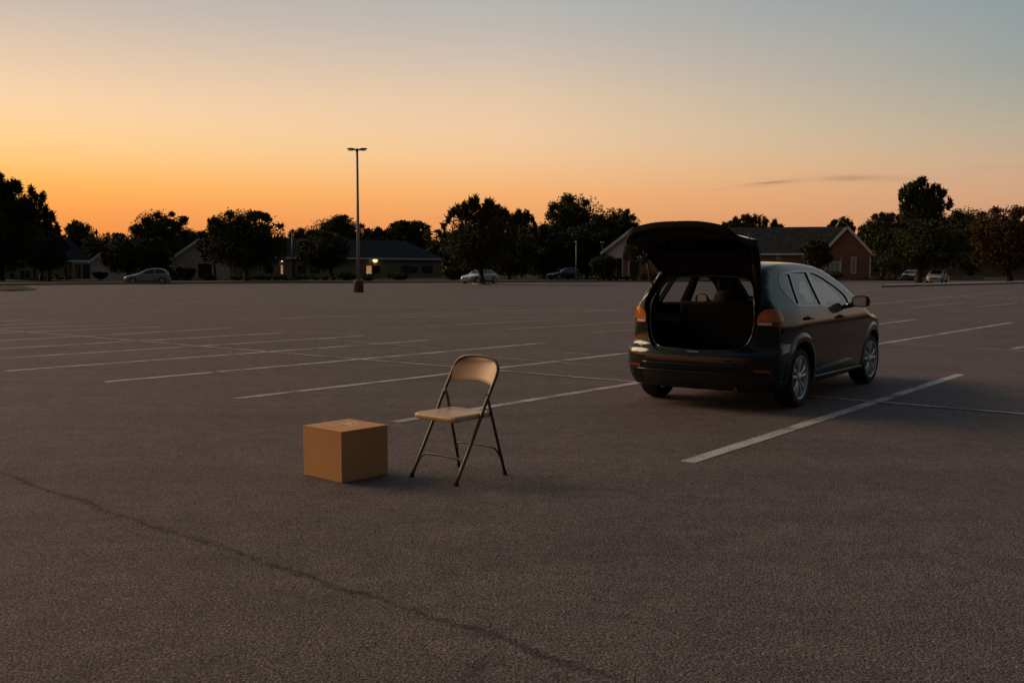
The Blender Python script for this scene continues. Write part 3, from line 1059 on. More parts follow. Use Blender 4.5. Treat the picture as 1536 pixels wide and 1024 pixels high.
# ------------------------------------------------------------------ folding chair
def folding_chair():
    root = thing('folding_chair', 'beige metal folding chair standing open on the asphalt beside the cardboard box', 'chair', (-.380, 6.876, 0),
                 math.atan2(-.752, -.660))
    # local x = forward, local y = the sitter's left, which is the photo's right
    r = .0118
    side = [(.238, 0, .012), (.100, 0, .247), (-.010, 0, .44), (-.060, 0, .535), (-.125, 0, .64), (-.158, 0, .695)]

    def hoop():
        pts = []
        for a, _, z in side:
            pts.append((a, -.2165, z))
        arc = [(-.178, -.2150, .735), (-.193, -.204, .768), (-.204, -.176, .800), (-.211, -.130, .820), (-.214, -.07, .828), (-.215, 0, .831)]
        pts += arc
        pts += [(a, -y, z) for a, y, z in arc[:-1][::-1]]
        pts += [(a, .2165, z) for a, _, z in side[::-1]]
        return pts
    bm = bmesh.new()
    add_tube(bm, spline(hoop(), 5), r, 12)
    obj('tube_frame', bm_mesh('frame', bm), M['chair_tube'], root)
    for s in (-1, 1):
        bm = bmesh.new()
        add_tube(bm, [(-.078, s * .199, .590), (-.096, s * .199, .55), (-.243, s * .225, .012)], .0108, 12)
        obj('leg', bm_mesh('leg', bm), M['chair_tube'], root)
        for p in ((.238, s * .2165), (-.243, s * .225)):
            bm = bmesh.new()
            add_tube(bm, [(p[0], p[1], 0), (p[0], p[1], .006), (p[0] * .97, p[1], .03)], [.018, .0175, .0145], 14)
            obj('foot_cap', bm_mesh('cap', bm), M['rubber'], root)
        # pivot plate and rivet between leg and frame
        bm = bmesh.new()
        add_tube(bm, [(-.083, s * .190, .572), (-.083, s * .232, .572)], .008, 10)
        add_tube(bm, [(-.020, s * .188, .447), (-.020, s * .232, .447)], .007, 10)
        add_tube(bm, [(-.122, s * .188, .447), (-.122, s * .216, .447)], .007, 10)
        obj('rivet', bm_mesh('rivet', bm), M['chair_tube'], root)
    # stretchers with bent ends
    def stretcher(a0, z0, a1, z1, hw):
        pts = [(a0, -hw, z0), (a0 + (a1 - a0) * .7, -hw + .012, z0 + (z1 - z0) * .7), (a1, -hw + .045, z1), (a1, -hw * .4, z1 + .004), (a1, 0, z1 + .005)]
        pts += [(a, -y, z) for a, y, z in pts[:-1][::-1]]
        bm = bmesh.new()
        add_tube(bm, spline(pts, 6), .0068, 10)
        obj('stretcher', bm_mesh('stretcher', bm), M['chair_tube'], root)
    stretcher(.196, .085, .150, .158, .209)
    stretcher(-.212, .13, -.182, .195, .208)
    # pressed steel seat: dished top, rolled rim
    bm = bmesh.new()
    nx, ny = 22, 22
    W2, X0, X1 = .202, -.150, .236

    def shape(s, t, inset=0.0):
        # superellipse-like outline, rounder at the front
        x = X0 + (X1 - X0) * (s * .5 + .5)
        w = W2 + .013 * max(0, s - .2)
        y = w * t
        return x, y
    top = [[None] * (ny + 1) for _ in range(nx + 1)]
    for i in range(nx + 1):
        for j in range(ny + 1):
            s, t = -1 + 2 * i / nx, -1 + 2 * j / ny
            # square to rounded square
            s2, t2 = s, t
            m = max(abs(s), abs(t))
            p = (abs(s) ** 9 + abs(t) ** 9) ** (1 / 9) if m > 0 else 0
            k = m / p if p > 0 else 1
            s2, t2 = s * k, t * k
            x, y = shape(s2, t2)
            dish = -.012 * max(0, 1 - (s2 * s2) * 1.0) * max(0, 1 - t2 * t2) ** .8
            roll = -.007 * max(0, (m - .90) / .10) ** 2
            front = -.006 * max(0, s2 - .5) ** 2 * 4
            top[i][j] = bm.verts.new((x, y, .462 + dish + roll + front))
    for i in range(nx):
        for j in range(ny):
            bm.faces.new((top[i][j], top[i + 1][j], top[i + 1][j + 1], top[i][j + 1])).smooth = True
    loop = [top[i][0] for i in range(nx)] + [top[nx][j] for j in range(ny)] + [top[nx - i][ny] for i in range(nx)] + [top[0][ny - j] for j in range(ny)]
    prev = loop
    for dz, sc in ((-.006, 1.012), (-.027, 1.012), (-.031, .99), (-.031, .93)):
        cur = [bm.verts.new((.043 + (v.co.x - .043) * sc, v.co.y * sc, v.co.z + dz)) for v in loop]
        for k in range(len(loop)):
            k2 = (k + 1) % len(loop)
            bm.faces.new((prev[k], prev[k2], cur[k2], cur[k])).smooth = True
        prev = cur
    me = bm_mesh('seat', bm)
    obj('seat', me, M['chair_metal'], root)
    # curved steel backrest
    bm = bmesh.new()
    rows = []
    n, mz = 26, 12
    for i in range(n + 1):
        y = -.2135 + .427 * i / n
        q = abs(y) / .2165
        zt = .829 - .004 * q ** 2
        if q > .3:
            zt = .829 - .098 * ((q - .3) / .7) ** 3.2
        zb = .650 - .014 * (1 - q * q) * -1 - .012 * q * q
        row = []
        for k in range(mz + 1):
            z = zb + (zt - zb) * k / mz
            lean = -.125 - (z - .64) * .42 - max(0, z - .75) * .02
            bow = -.050 * (1 - q * q)
            row.append((lean + bow, y, z))
        rows.append(row)
    fr_, bk = [], []
    for row in rows:
        fr_.append([bm.verts.new((a + .0012, y, z)) for a, y, z in row])
        bk.append([bm.verts.new((a - .0012, y, z)) for a, y, z in row])
    for i in range(n):
        for k in range(mz):
            bm.faces.new((fr_[i][k], fr_[i + 1][k], fr_[i + 1][k + 1], fr_[i][k + 1])).smooth = True
            bm.faces.new((bk[i][k + 1], bk[i + 1][k + 1], bk[i + 1][k], bk[i][k])).smooth = True
        bm.faces.new((bk[i][0], bk[i + 1][0], fr_[i + 1][0], fr_[i][0]))
        bm.faces.new((fr_[i][mz], fr_[i + 1][mz], bk[i + 1][mz], bk[i][mz]))
    # rolled lower hem
    hem = [(r_[0][0], r_[0][1], r_[0][2]) for r_ in rows]
    add_tube(bm, hem, .0045, 8)
    me = bpy.data.meshes.new('backrest')
    bm.to_mesh(me); bm.free()
    obj('backrest', me, M['chair_metal'], root)


folding_chair()


# ------------------------------------------------------------------ ground
def asphalt_mat():
    m, nt, b = newmat('asphalt')
    L = nt.links.new
    geo = N(nt, 'ShaderNodeTexCoord')
    P = geo.outputs['Object']

    def noise(scale, detail, vec=P, rough=.55):
        n = N(nt, 'ShaderNodeTexNoise')
        n.inputs['Scale'].default_value, n.inputs['Detail'].default_value, n.inputs['Roughness'].default_value = scale, detail, rough
        L(vec, n.inputs['Vector'])
        return n.outputs['Fac']

    def mr(x, a, bb, c, d, smooth=False):
        n = N(nt, 'ShaderNodeMapRange')
        if smooth:
            n.interpolation_type = 'SMOOTHSTEP'
        n.inputs[1].default_value, n.inputs[2].default_value, n.inputs[3].default_value, n.inputs[4].default_value = a, bb, c, d
        L(x, n.inputs[0])
        return n.outputs[0]

    def mth(op, a, bb=None):
        n = N(nt, 'ShaderNodeMath', operation=op)
        for i, x in enumerate((a, bb)):
            if x is None:
                continue
            if isinstance(x, (int, float)):
                n.inputs[i].default_value = x
            else:
                L(x, n.inputs[i])
        return n.outputs[0]
    fine = noise(88, 5, rough=.65)
    grit = N(nt, 'ShaderNodeTexVoronoi')
    grit.inputs['Scale'].default_value = 105
    L(P, grit.inputs['Vector'])
    big = noise(.22, 6)
    mid = noise(1.7, 8, rough=.7)
    base = N(nt, 'ShaderNodeValToRGB')
    base.color_ramp.elements[0].position, base.color_ramp.elements[1].position = .37, .66
    base.color_ramp.elements[0].color = (.055, .0435, .0435, 1)
    base.color_ramp.elements[1].color = (.375, .293, .286, 1)
    L(fine, base.inputs[0])
    f = mth('MULTIPLY', mr(big, .3, .7, .90, 1.09), mr(mid, .3, .7, .90, 1.09))
    f = mth('MULTIPLY', f, mr(grit.outputs['Distance'], 0, .55, 1.12, .74))
    f = mth('MULTIPLY', f, mr(noise(5.0, 10, rough=.88), .36, .64, .74, 1.27))
    gs = N(nt, 'ShaderNodeSeparateXYZ')
    L(grit.outputs['Color'], gs.inputs[0])
    f = mth('MULTIPLY', f, mr(gs.outputs[0], 0, 1, .58, 1.42))
    f = mth('MULTIPLY', f, mr(gs.outputs[1], .93, .96, 1.0, 1.45))
    # the long crack: distance to a line in the ground, wandering with noise
    sep = N(nt, 'ShaderNodeSeparateXYZ')
    L(P, sep.inputs[0])
    w1 = mth('MULTIPLY', mth('SUBTRACT', noise(1.1, 4), .5), .22)
    w2 = mth('MULTIPLY', mth('SUBTRACT', noise(13, 5, rough=.7), .5), .15)
    crack_sum = None
    for (q0, q1, wid, dep, seed) in ((G(-60, 690), G(960, 1030), .038, 1.0, 0), (G(1000, 742), G(1100, 752), .05, .55, 1), (G(60, 690), G(20, 705), .1, .4, 2),
                                     (G(1330, 702), G(1420, 715), .06, .5, 3), (G(1290, 800), G(1500, 870), .045, .3, 4), (G(0, 600), G(470, 612), .05, .4, 5),
                                     (G(1380, 560), G(1620, 600), .05, .35, 6), (G(760, 960), G(700, 1030), .05, .5, 7)):
        d = q1 - q0
        ln = float(np.hypot(d[0], d[1]))
        tx, ty = d[0] / ln, d[1] / ln
        dx = mth('SUBTRACT', sep.outputs[0], float(q0[0]))
        dy = mth('SUBTRACT', sep.outputs[1], float(q0[1]))
        al = mth('ADD', mth('MULTIPLY', dx, float(tx)), mth('MULTIPLY', dy, float(ty)))
        ac = mth('ADD', mth('MULTIPLY', dx, float(-ty)), mth('MULTIPLY', dy, float(tx)))
        ac = mth('ABSOLUTE', mth('ADD', ac, mth('ADD', w1, w2)))
        inside = mth('MULTIPLY', mr(al, -.1, .25, 0, 1, True), mr(al, ln - .25, ln + .1, 1, 0, True))
        c = mth('MULTIPLY', mth('MULTIPLY', mr(ac, 0.0, wid, 1, 0, True), inside), dep)
        crack_sum = c if crack_sum is None else mth('MAXIMUM', crack_sum, c)
    brk = mr(noise(7, 5, rough=.75), .34, .58, .25, 1.0)
    crack = mth('MULTIPLY', crack_sum, brk)
    f = mth('MULTIPLY', f, mr(crack, 0, 1, 1, .38))
    # old oil drips in the stalls and a few pale scuffs
    oil = N(nt, 'ShaderNodeTexVoronoi')
    oil.inputs['Scale'].default_value = .42
    wv = N(nt, 'ShaderNodeVectorMath', operation='ADD')
    nv = N(nt, 'ShaderNodeTexNoise'); nv.inputs['Scale'].default_value = 2.5; nv.inputs['Detail'].default_value = 4
    L(P, nv.inputs['Vector']); L(P, wv.inputs[0])
    sv = N(nt, 'ShaderNodeVectorMath', operation='SCALE'); sv.inputs['Scale'].default_value = .55
    L(nv.outputs['Color'], sv.inputs[0]); L(sv.outputs[0], wv.inputs[1]); L(wv.outputs[0], oil.inputs['Vector'])
    f = mth('MULTIPLY', f, mr(oil.outputs['Distance'], .05, .36, .84, 1.0, True))
    st = N(nt, 'ShaderNodeMapping'); st.inputs['Rotation'].default_value = (0, 0, RAD(-52)); st.inputs['Scale'].default_value = (.10, 1.6, 1)
    L(P, st.inputs[0])
    f = mth('MULTIPLY', f, mr(noise(1.0, 5, st.outputs[0]), .35, .68, .90, 1.08))
    mx = N(nt, 'ShaderNodeMix', data_type='RGBA', blend_type='MULTIPLY')
    mx.inputs[0].default_value = 1
    L(base.outputs[0], mx.inputs[6])
    L(f, mx.inputs[7])
    L(mx.outputs[2], b.inputs['Base Color'])
    b.inputs['Roughness'].default_value = .82
    b.inputs['Specular IOR Level'].default_value = .18
    h = mth('ADD', mth('ADD', mth('MULTIPLY', fine, 1.0), mth('MULTIPLY', grit.outputs['Distance'], -.5)), mth('MULTIPLY', crack, -1.2))
    bp = N(nt, 'ShaderNodeBump')
    bp.inputs['Strength'].default_value = 1.0
    bp.inputs['Distance'].default_value = .016
    L(h, bp.inputs['Height'])
    L(bp.outputs[0], b.inputs['Normal'])
    return m


def line_mat():
    m, nt, b = newmat('worn_line_paint')
    L = nt.links.new
    tc = N(nt, 'ShaderNodeTexCoord')
    a = N(nt, 'ShaderNodeTexNoise'); a.inputs['Scale'].default_value = 55; a.inputs['Detail'].default_value = 5
    c = N(nt, 'ShaderNodeTexNoise'); c.inputs['Scale'].default_value = 2.2; c.inputs['Detail'].default_value = 6
    L(tc.outputs['Object'], a.inputs['Vector']); L(tc.outputs['Object'], c.inputs['Vector'])
    s = N(nt, 'ShaderNodeMath', operation='ADD'); L(a.outputs['Fac'], s.inputs[0]); L(c.outputs['Fac'], s.inputs[1])
    r = N(nt, 'ShaderNodeValToRGB')
    r.color_ramp.elements[0].position, r.color_ramp.elements[1].position = .40, .53
    r.color_ramp.elements[0].color = (.105, .088, .08, 1)
    r.color_ramp.elements[1].color = (.50, .455, .435, 1)
    h = N(nt, 'ShaderNodeMath', operation='MULTIPLY'); h.inputs[1].default_value = .5
    L(s.outputs[0], h.inputs[0]); L(h.outputs[0], r.inputs[0])
    L(r.outputs[0], b.inputs['Base Color'])
    b.inputs['Roughness'].default_value = .8
    bp = N(nt, 'ShaderNodeBump'); bp.inputs['Strength'].default_value = .5; bp.inputs['Distance'].default_value = .008
    L(a.outputs['Fac'], bp.inputs['Height']); L(bp.outputs[0], b.inputs['Normal'])
    return m


M['asphalt'] = asphalt_mat()
M['line'] = line_mat()

edge_px = [(-900, 434), (-400, 431), (0, 428.4), (150, 426.8), (300, 425.6), (440, 424.8), (700, 424.0), (1000, 422.6), (1320, 421.0), (1536, 420.0), (2000, 418.2), (2600, 416.6)]
EDGE = [G(u, v) for u, v in edge_px]
gm = mesh('ground', [(-900, -80, -.06), (900, -80, -.06), (900, 1400, -.06), (-900, 1400, -.06)], [(0, 1, 2, 3)])
struct(obj('ground', gm, M['grass']), 'dry grass ground reaching the horizon')
nE = len(EDGE)
vs = [(e[0], e[1], 0) for e in EDGE] + [(e[0] * 1.0, -40, 0) for e in EDGE]
lot = mesh('parking_lot', vs, [(i + nE, i + 1 + nE, i + 1, i) for i in range(nE - 1)])
struct(obj('parking_lot', lot, M['asphalt']), 'worn brown grey asphalt of an empty parking lot')


def off(i, d):
    a, b_ = EDGE[max(i - 1, 0)], EDGE[min(i + 1, nE - 1)]
    t = (b_ - a) / np.linalg.norm(b_ - a)
    return EDGE[i] + np.array([-t[1], t[0], 0]) * d


def ribbon(name, d0, d1, z, mat, z0=None):
    a = [off(i, d0) for i in range(nE)]
    b_ = [off(i, d1) for i in range(nE)]
    V = [(p[0], p[1], z) for p in a] + [(p[0], p[1], z) for p in b_]
    Fs = [(i, i + 1, nE + i + 1, nE + i) for i in range(nE - 1)]
    if z0 is not None:
        V += [(p[0], p[1], z0) for p in a]
        Fs += [(2 * nE + i, 2 * nE + i + 1, i + 1, i) for i in range(nE - 1)]
    return obj(name, mesh(name, V, Fs), mat)


struct(ribbon('kerb', 0.0, .18, .14, M['concrete'], -.05), 'pale concrete kerb along the far edge of the lot')
struct(ribbon('grass_verge', .18, 9.0, .12, M['grass']), 'dark grass verge behind the kerb')
struct(ribbon('pavement', 9.0, 10.8, .125, M['concrete']), 'pale pavement strip in front of the buildings')
struct(ribbon('lawn', 10.8, 520, .12, M['grass']), 'dark lawn around the far buildings')


def parking_line(u0, v0, u1, v1, w=.125, z=.004):
    a, b_ = G(u0, v0), G(u1, v1)
    t = (b_ - a) / np.linalg.norm(b_ - a)
    s = np.array([-t[1], t[0], 0]) * w / 2
    o = obj('parking_line', mesh('line', [(*(a - s)[:2], z), (*(b_ - s)[:2], z), (*(b_ + s)[:2], z), (*(a + s)[:2], z)], [(0, 1, 2, 3)]), M['line'])
    return struct(o)


for ln in [(9, 556.5, 645, 510), (157, 573, 318, 558.6), (328, 557.6, 821, 514), (352, 598, 1373, 479.5), (592, 633, 1519, 483.6),
           (1030, 693.5, 1441, 561.5), (1517, 523.5, 1720, 488), (0, 537.5, 542, 504), (-120, 530, 428, 499), (-120, 518, 346, 492),
           (-60, 501.5, 258, 489.6), (-60, 494.6, 187, 486.7), (-60, 490, 96, 484), (-60, 484, 39, 480)]:
    parking_line(*ln)
for ln in [(642, 489.6, 838, 479.7, .09), (761, 494, 951, 483, .09), (888, 498.7, 1010, 491, .09), (412, 479, 793, 465.5, .09), (600, 476, 938, 464, .09),
           (355, 479.7, 521, 473.8, .07), (167, 468, 330, 463, .07), (240, 461, 400, 456.5, .07), (886, 452, 964, 449.6, .09), (1302, 457, 1514, 436.8, .10),
           (1367, 461.5, 1446, 454, .10), (1465, 460.5, 1527, 454.5, .10), (1266, 428.6, 1308, 427.6, .1), (1279, 438, 1334, 433, .1)]:
    parking_line(*ln)
for ln in [(0, 495, 240, 514.5, .075), (240, 514.5, 1700, 635, .075), (469, 508, 657, 522.6, .05), (740, 536.3, 884, 548, .04), (813, 526.5, 884, 532, .045),
           (1323, 514, 1640, 533, .05), (385, 495, 545, 503, .04)]:
    parking_line(*ln, z=.008)
rs = random.Random(4)
for row, (ub, vb, ue, ve) in enumerate([(60, 452, 560, 459), (150, 445, 700, 452), (300, 440, 900, 446), (250, 435.5, 900, 440), (560, 462, 960, 470), (1330, 445, 1536, 449)]):
    n = 11
    for k in range(n):
        t = (k + rs.uniform(-.2, .2)) / (n - 1)
        u, v = ub + (ue - ub) * t, vb + (ve - vb) * t
        # every stall line runs to the same vanishing point
        q = rs.uniform(.05, .075)
        parking_line(u, v, u + (1943 - u) * q, v + (403 - v) * q, .07)


def island(name, pts_px, h, mat, label):
    P = [G(u, v) for u, v in pts_px]
    n = len(P)
    c = sum(P) / n
    bm = bmesh.new()
    lo = [bm.verts.new((p[0], p[1], -.02)) for p in P]
    hi = [bm.verts.new((p[0], p[1], h)) for p in P]
    inn = [bm.verts.new((*(c + (p - c) * (1 - .16 / max(np.linalg.norm(p - c), .5)))[:2], h)) for p in P]
    for k in range(n):
        k2 = (k + 1) % n
        bm.faces.new((lo[k], lo[k2], hi[k2], hi[k]))
        bm.faces.new((hi[k], hi[k2], inn[k2], inn[k]))
    f = bm.faces.new(inn)
    f.material_index = 1
    me = bm_mesh(name, bm)
    return struct(obj(name, me, [M['concrete'], mat]), label)


island('grass_island', [(10 + 42 * math.cos(a) * (1 + .1 * math.sin(3 * a)), 433.6 + 3.2 * math.sin(a)) for a in np.linspace(0, 2 * math.pi, 24, endpoint=False)], .12, M['grass'],
       'small grass island in the lot by the left tree')
island('tree_island', [(723 + 15 * math.cos(a), 426.2 + .75 * math.sin(a)) for a in np.linspace(0, 2 * math.pi, 20, endpoint=False)], .12, M['grass'],
       'small planted island at the foot of the tree before the white sedan')
island('median_strip', [(1322, 431.0), (1420, 428.4), (1536, 425.4), (1700, 422.4), (1700, 420.8), (1536, 423.2), (1420, 426.4), (1330, 429.6)], .15, M['concrete'],
       'narrow concrete median near the pale car on the right')


# ------------------------------------------------------------------ buildings
def quad_box(bm, x0, x1, y0, y1, z0, z1):
    add_box(bm, x0, x1, y0, y1, z0, z1)


def add_window(root, parent_face_y, x0, x1, z0, z1, pane='window', frame='white_trim', t=.09, mull=0, y=0.0):
    bm = bmesh.new()
    for a in ((x0 - t, x1 + t, z1, z1 + t), (x0 - t, x1 + t, z0 - t, z0), (x0 - t, x0, z0, z1), (x1, x1 + t, z0, z1)):
        add_box(bm, a[0], a[1], y - .06, y - .003, a[2], a[3])
    for k in range(mull):
        xm = x0 + (x1 - x0) * (k + 1) / (mull + 1)
        add_box(bm, xm - .03, xm + .03, y - .045, y - .012, z0, z1)
    w = obj('window', bm_mesh('window', bm), M[frame], root)
    bm = bmesh.new()
    add_box(bm, x0, x1, y - .012, y - .004, z0, z1)
    obj('pane', bm_mesh('pane', bm), M[pane], w)
    return w


def roof_mesh(kind, L_, D, he, hr, ov=.45, th=.16):
    bm = bmesh.new()

    def slab(pts):
        a = [bm.verts.new(p) for p in pts]
        b_ = [bm.verts.new((p[0], p[1], p[2] + th)) for p in pts]
        n = len(pts)
        bm.faces.new(a[::-1]); bm.faces.new(b_)
        for k in range(n):
            bm.faces.new((a[k], a[(k + 1) % n], b_[(k + 1) % n], b_[k]))
    x0, x1, y0, y1 = -ov, L_ + ov, -ov, D + ov
    if kind == 'hip':
        h = (y1 - y0) / 2
        e = [(x0, y0, he), (x1, y0, he), (x1, y1, he), (x0, y1, he), (x0 + h, (y0 + y1) / 2, hr), (x1 - h, (y0 + y1) / 2, hr)]
        V = [bm.verts.new(p) for p in e]
        for f in ((0, 1, 5, 4), (2, 3, 4, 5), (1, 2, 5), (3, 0, 4), (3, 2, 1, 0)):
            bm.faces.new([V[i] for i in f])
    elif kind == 'gable_x':
        ym = (y0 + y1) / 2
        slab([(x0, y0, he), (x1, y0, he), (x1, ym, hr), (x0, ym, hr)])
        slab([(x0, ym, hr), (x1, ym, hr), (x1, y1, he), (x0, y1, he)])
    else:
        xm = (x0 + x1) / 2
        slab([(x0, y0, he), (xm, y0, hr), (xm, y1, hr), (x0, y1, he)])
        slab([(xm, y0, hr), (x1, y0, he), (x1, y1, he), (xm, y1, hr)])
    return bm_mesh('roof', bm)


def wall_mesh(kind, L_, D, he, hr, ov=.45):
    bm = bmesh.new()
    if kind in ('hip', 'gable_x'):
        if kind == 'hip':
            add_box(bm, 0, L_, 0, D, -.3, he + .02)
        else:
            k = (hr - he) / (D / 2 + ov)
            z0 = he + k * ov
            pts = [(0, -.3), (D, -.3), (D, z0), (D / 2, z0 + k * D / 2), (0, z0)]
            a = [bm.verts.new((0, p[0], p[1])) for p in pts]
            b_ = [bm.verts.new((L_, p[0], p[1])) for p in pts]
            n = 5
            bm.faces.new(a); bm.faces.new(b_[::-1])
            for i in range(n):
                bm.faces.new((a[i], a[(i + 1) % n], b_[(i + 1) % n], b_[i]))
    else:
        k = (hr - he) / (L_ / 2 + ov)
        z0 = he + k * ov
        pts = [(0, -.3), (L_, -.3), (L_, z0), (L_ / 2, z0 + k * L_ / 2), (0, z0)]
        a = [bm.verts.new((p[0], 0, p[1])) for p in pts]
        b_ = [bm.verts.new((p[0], D, p[1])) for p in pts]
        n = 5
        bm.faces.new(a); bm.faces.new(b_[::-1])
        for i in range(n):
            bm.faces.new((a[i], a[(i + 1) % n], b_[(i + 1) % n], b_[i]))
    return bm_mesh('wall', bm)


def fascia_mesh(kind, L_, D, he, hr, ov=.45, h=.22, eave=False):
    bm = bmesh.new()
    if kind in ('hip', 'gable_x'):
        add_box(bm, -ov - .03, L_ + ov + .03, -ov - .05, -ov - .005, he - .10, he + h - .10)
    if kind == 'gable_y':
        xm = L_ / 2
        for s in (-1, 1):
            pts = [(xm, hr), (xm + s * (xm + ov), he)]
            d = Vector((pts[1][0] - pts[0][0], 0, pts[1][1] - pts[0][1]))
            up = Vector((-d.z, 0, d.x)).normalized()
            if up.z < 0:
                up = -up
            A_ = Vector((pts[0][0], -ov - .05, pts[0][1])); B_ = Vector((pts[1][0], -ov - .05, pts[1][1]))
            q = [A_ + up * .18, B_ + up * .18, B_ - up * h * .6, A_ - up * h * .6]
            f = [bm.verts.new(p) for p in q]
            g = [bm.verts.new(p + Vector((0, .045, 0))) for p in q]
            bm.faces.new(f); bm.faces.new(g[::-1])
            for i in range(4):
                bm.faces.new((f[i], f[(i + 1) % 4], g[(i + 1) % 4], g[i]))
    if kind == 'gable_x':
        pass
    return bm_mesh('fascia', bm)


GZ = .12


def building(name, label, u0, u1, Y0, Y1, D, veave, vridge, kind, wall, cat='house', fascia=True, ov=.45):
    """front wall from pixel column u0 at depth Y0 to u1 at depth Y1; heights from the pixel rows veave, vridge at depth (Y0+Y1)/2 (ridge set back)"""
    a = at(u0, 410, Y0); b_ = at(u1, 410, Y1)
    dx, dy = b_[0] - a[0], b_[1] - a[1]
    L_ = math.hypot(dx, dy)
    Ym = (Y0 + Y1) / 2
    he = at(768, veave, Ym)[2] - GZ
    yr = Ym + (0 if kind == 'gable_y' else D / 2)
    hr = at(768, vridge, yr)[2] - GZ
    root = thing(name, label, cat, (a[0], a[1], GZ), math.atan2(dy, dx))
    obj('wall', wall_mesh(kind, L_, D, he, hr, ov), M[wall], root)
    obj('roof', roof_mesh(kind, L_, D, he, hr, ov), M['roof'], root)
    if fascia:
        obj('fascia', fascia_mesh(kind, L_, D, he, hr, ov), M['white_trim'], root)
    root['front_length'] = L_

    def X(u):
        # pixel column -> distance along the front wall
        d = ray(u, 410)
        # intersect the ground-plan line with the view ray
        t = (a[0] * dy - a[1] * dx) / (d[0] * dy - d[1] * dx)
        return ((d[0] * t - a[0]) * dx + (d[1] * t - a[1]) * dy) / L_

    def Zv(v, u=None):
        x = X(u) if u is not None else L_ / 2
        return at(768, v, a[1] + dy * x / L_)[2] - GZ
    return root, X, Zv, L_, he, hr


# long low building in the middle
rt, X, Z, L_, he, hr = building('long_building', 'long low dark brick building with hipped slate roof and lit doorway window', 318, 663, 126, 152, 8.0, 387.6, 358.5, 'hip', 'brick_dark', 'building')
for (a, b_, c, d, pn, ml) in [(549.5, 557, 398.8, 410.5, 'lit', 0), (561, 569, 399, 409, 'window', 0), (602.5, 614, 398.5, 408.5, 'window', 1), (616, 626, 400, 408.5, 'window', 0), (633.5, 648, 399.5, 409, 'window', 1),
                              (466, 479, 400, 408, 'window', 0), (447, 458, 399, 409, 'window', 1), (399, 409, 398, 408.5, 'window', 1), (421.2, 424.2, 398, 410.8, 'lit', 0)]:
    add_window(rt, 0, X(a), X(b_), Z(d, a), Z(c, a), pn, 'white_trim' if pn == 'lit' else 'dark_metal', .07, ml)


def wall_lamp(root, x, z, mat, r):
    bm = bmesh.new()
    add_box(bm, x - .12, x + .12, -.25, -.004, z - .02, z + .10, .02)
    w = obj('wall_lamp', bm_mesh('bracket', bm), M['dark_metal'], root)
    bm = bmesh.new()
    bmesh.ops.create_uvsphere(bm, u_segments=16, v_segments=10, radius=r)
    for v in bm.verts:
        v.co = Vector((v.co.x + x, v.co.y * .7 - .25, v.co.z * .75 + z - .10))
    obj('lamp_bulb', bm_mesh('bulb', bm, True), M[mat], w)


wall_lamp(rt, X(561.5), Z(389.6, 561), 'lamp', .36)
wall_lamp(rt, X(421.8), Z(390.6, 421), 'lamp_white', .12)
bm = bmesh.new()
add_box(bm, X(558), X(560), -.05, -.004, 0, 2.4)
add_box(bm, X(441.5), X(443), -.05, -.004, 0, 2.6)
obj('downspout', bm_mesh('downspout', bm), M['dark_metal'], rt)

# gable-fronted brick house behind the round tree
rt, X, Z, L_, he, hr = building('brick_house', 'brown brick house with pale verge boards beside the big round tree', 258, 345, 121, 123.2, 12, 391.5, 358.0, 'gable_y', 'brick_tan')
add_window(rt, 0, X(297), X(318), Z(416, 300), Z(395, 300), 'window', 'white_trim', .08)
add_window(rt, 0, X(354), X(364), Z(409, 300), Z(400, 300), 'blind', 'dark_metal', .06)

# hip roofed house at the left
rt, X, Z, L_, he, hr = building('hip_roof_house', 'grey house with steep slate hip roof and porch posts at the left', -30, 137, 128, 133, 5.4, 391.6, 357.5, 'hip', 'brick_dark')
for (a, b_, c, d, ml) in [(1, 7, 408, 418, 0), (14, 22, 409, 419, 0), (30, 45, 406, 419, 1), (50, 54, 403, 418, 0), (97, 101, 401, 413, 0), (117, 122.5, 403, 418, 0), (124.5, 135, 402.5, 418, 1)]:
    add_window(rt, 0, X(a), X(b_), max(.1, Z(d, 60)), Z(c, 60), 'window', 'blind', .07, ml)
bm = bmesh.new()
for u in (111, 122.8, 135.6):
    add_box(bm, X(u) - .09, X(u) + .09, -1.3, -1.12, -.2, 1.95)
add_box(bm, X(109), X(138), -1.4, -1.05, 1.95, 2.15)
add_box(bm, X(109), X(138), -1.02, -.004, 2.0, 2.12)
obj('porch', bm_mesh('porch', bm), M['blind'], rt)

# pale gable next to it
rt, X, Z, L_, he, hr = building('gable_house', 'small house with pale triangular gable half hidden by olive trees at left', 138, 212, 124, 126.2, 10, 394.6, 364, 'gable_y', 'siding')
bm = bmesh.new()
add_box(bm, -.1, L_ + .1, -.10, -.004, he - .12, he + .10)
obj('gable_band', bm_mesh('band', bm), M['white_trim'], rt)
add_window(rt, 0, X(165), X(175), .9, 2.3, 'window', 'white_trim')
add_window(rt, 0, X(196), X(203), .9, 2.3, 'window', 'white_trim')

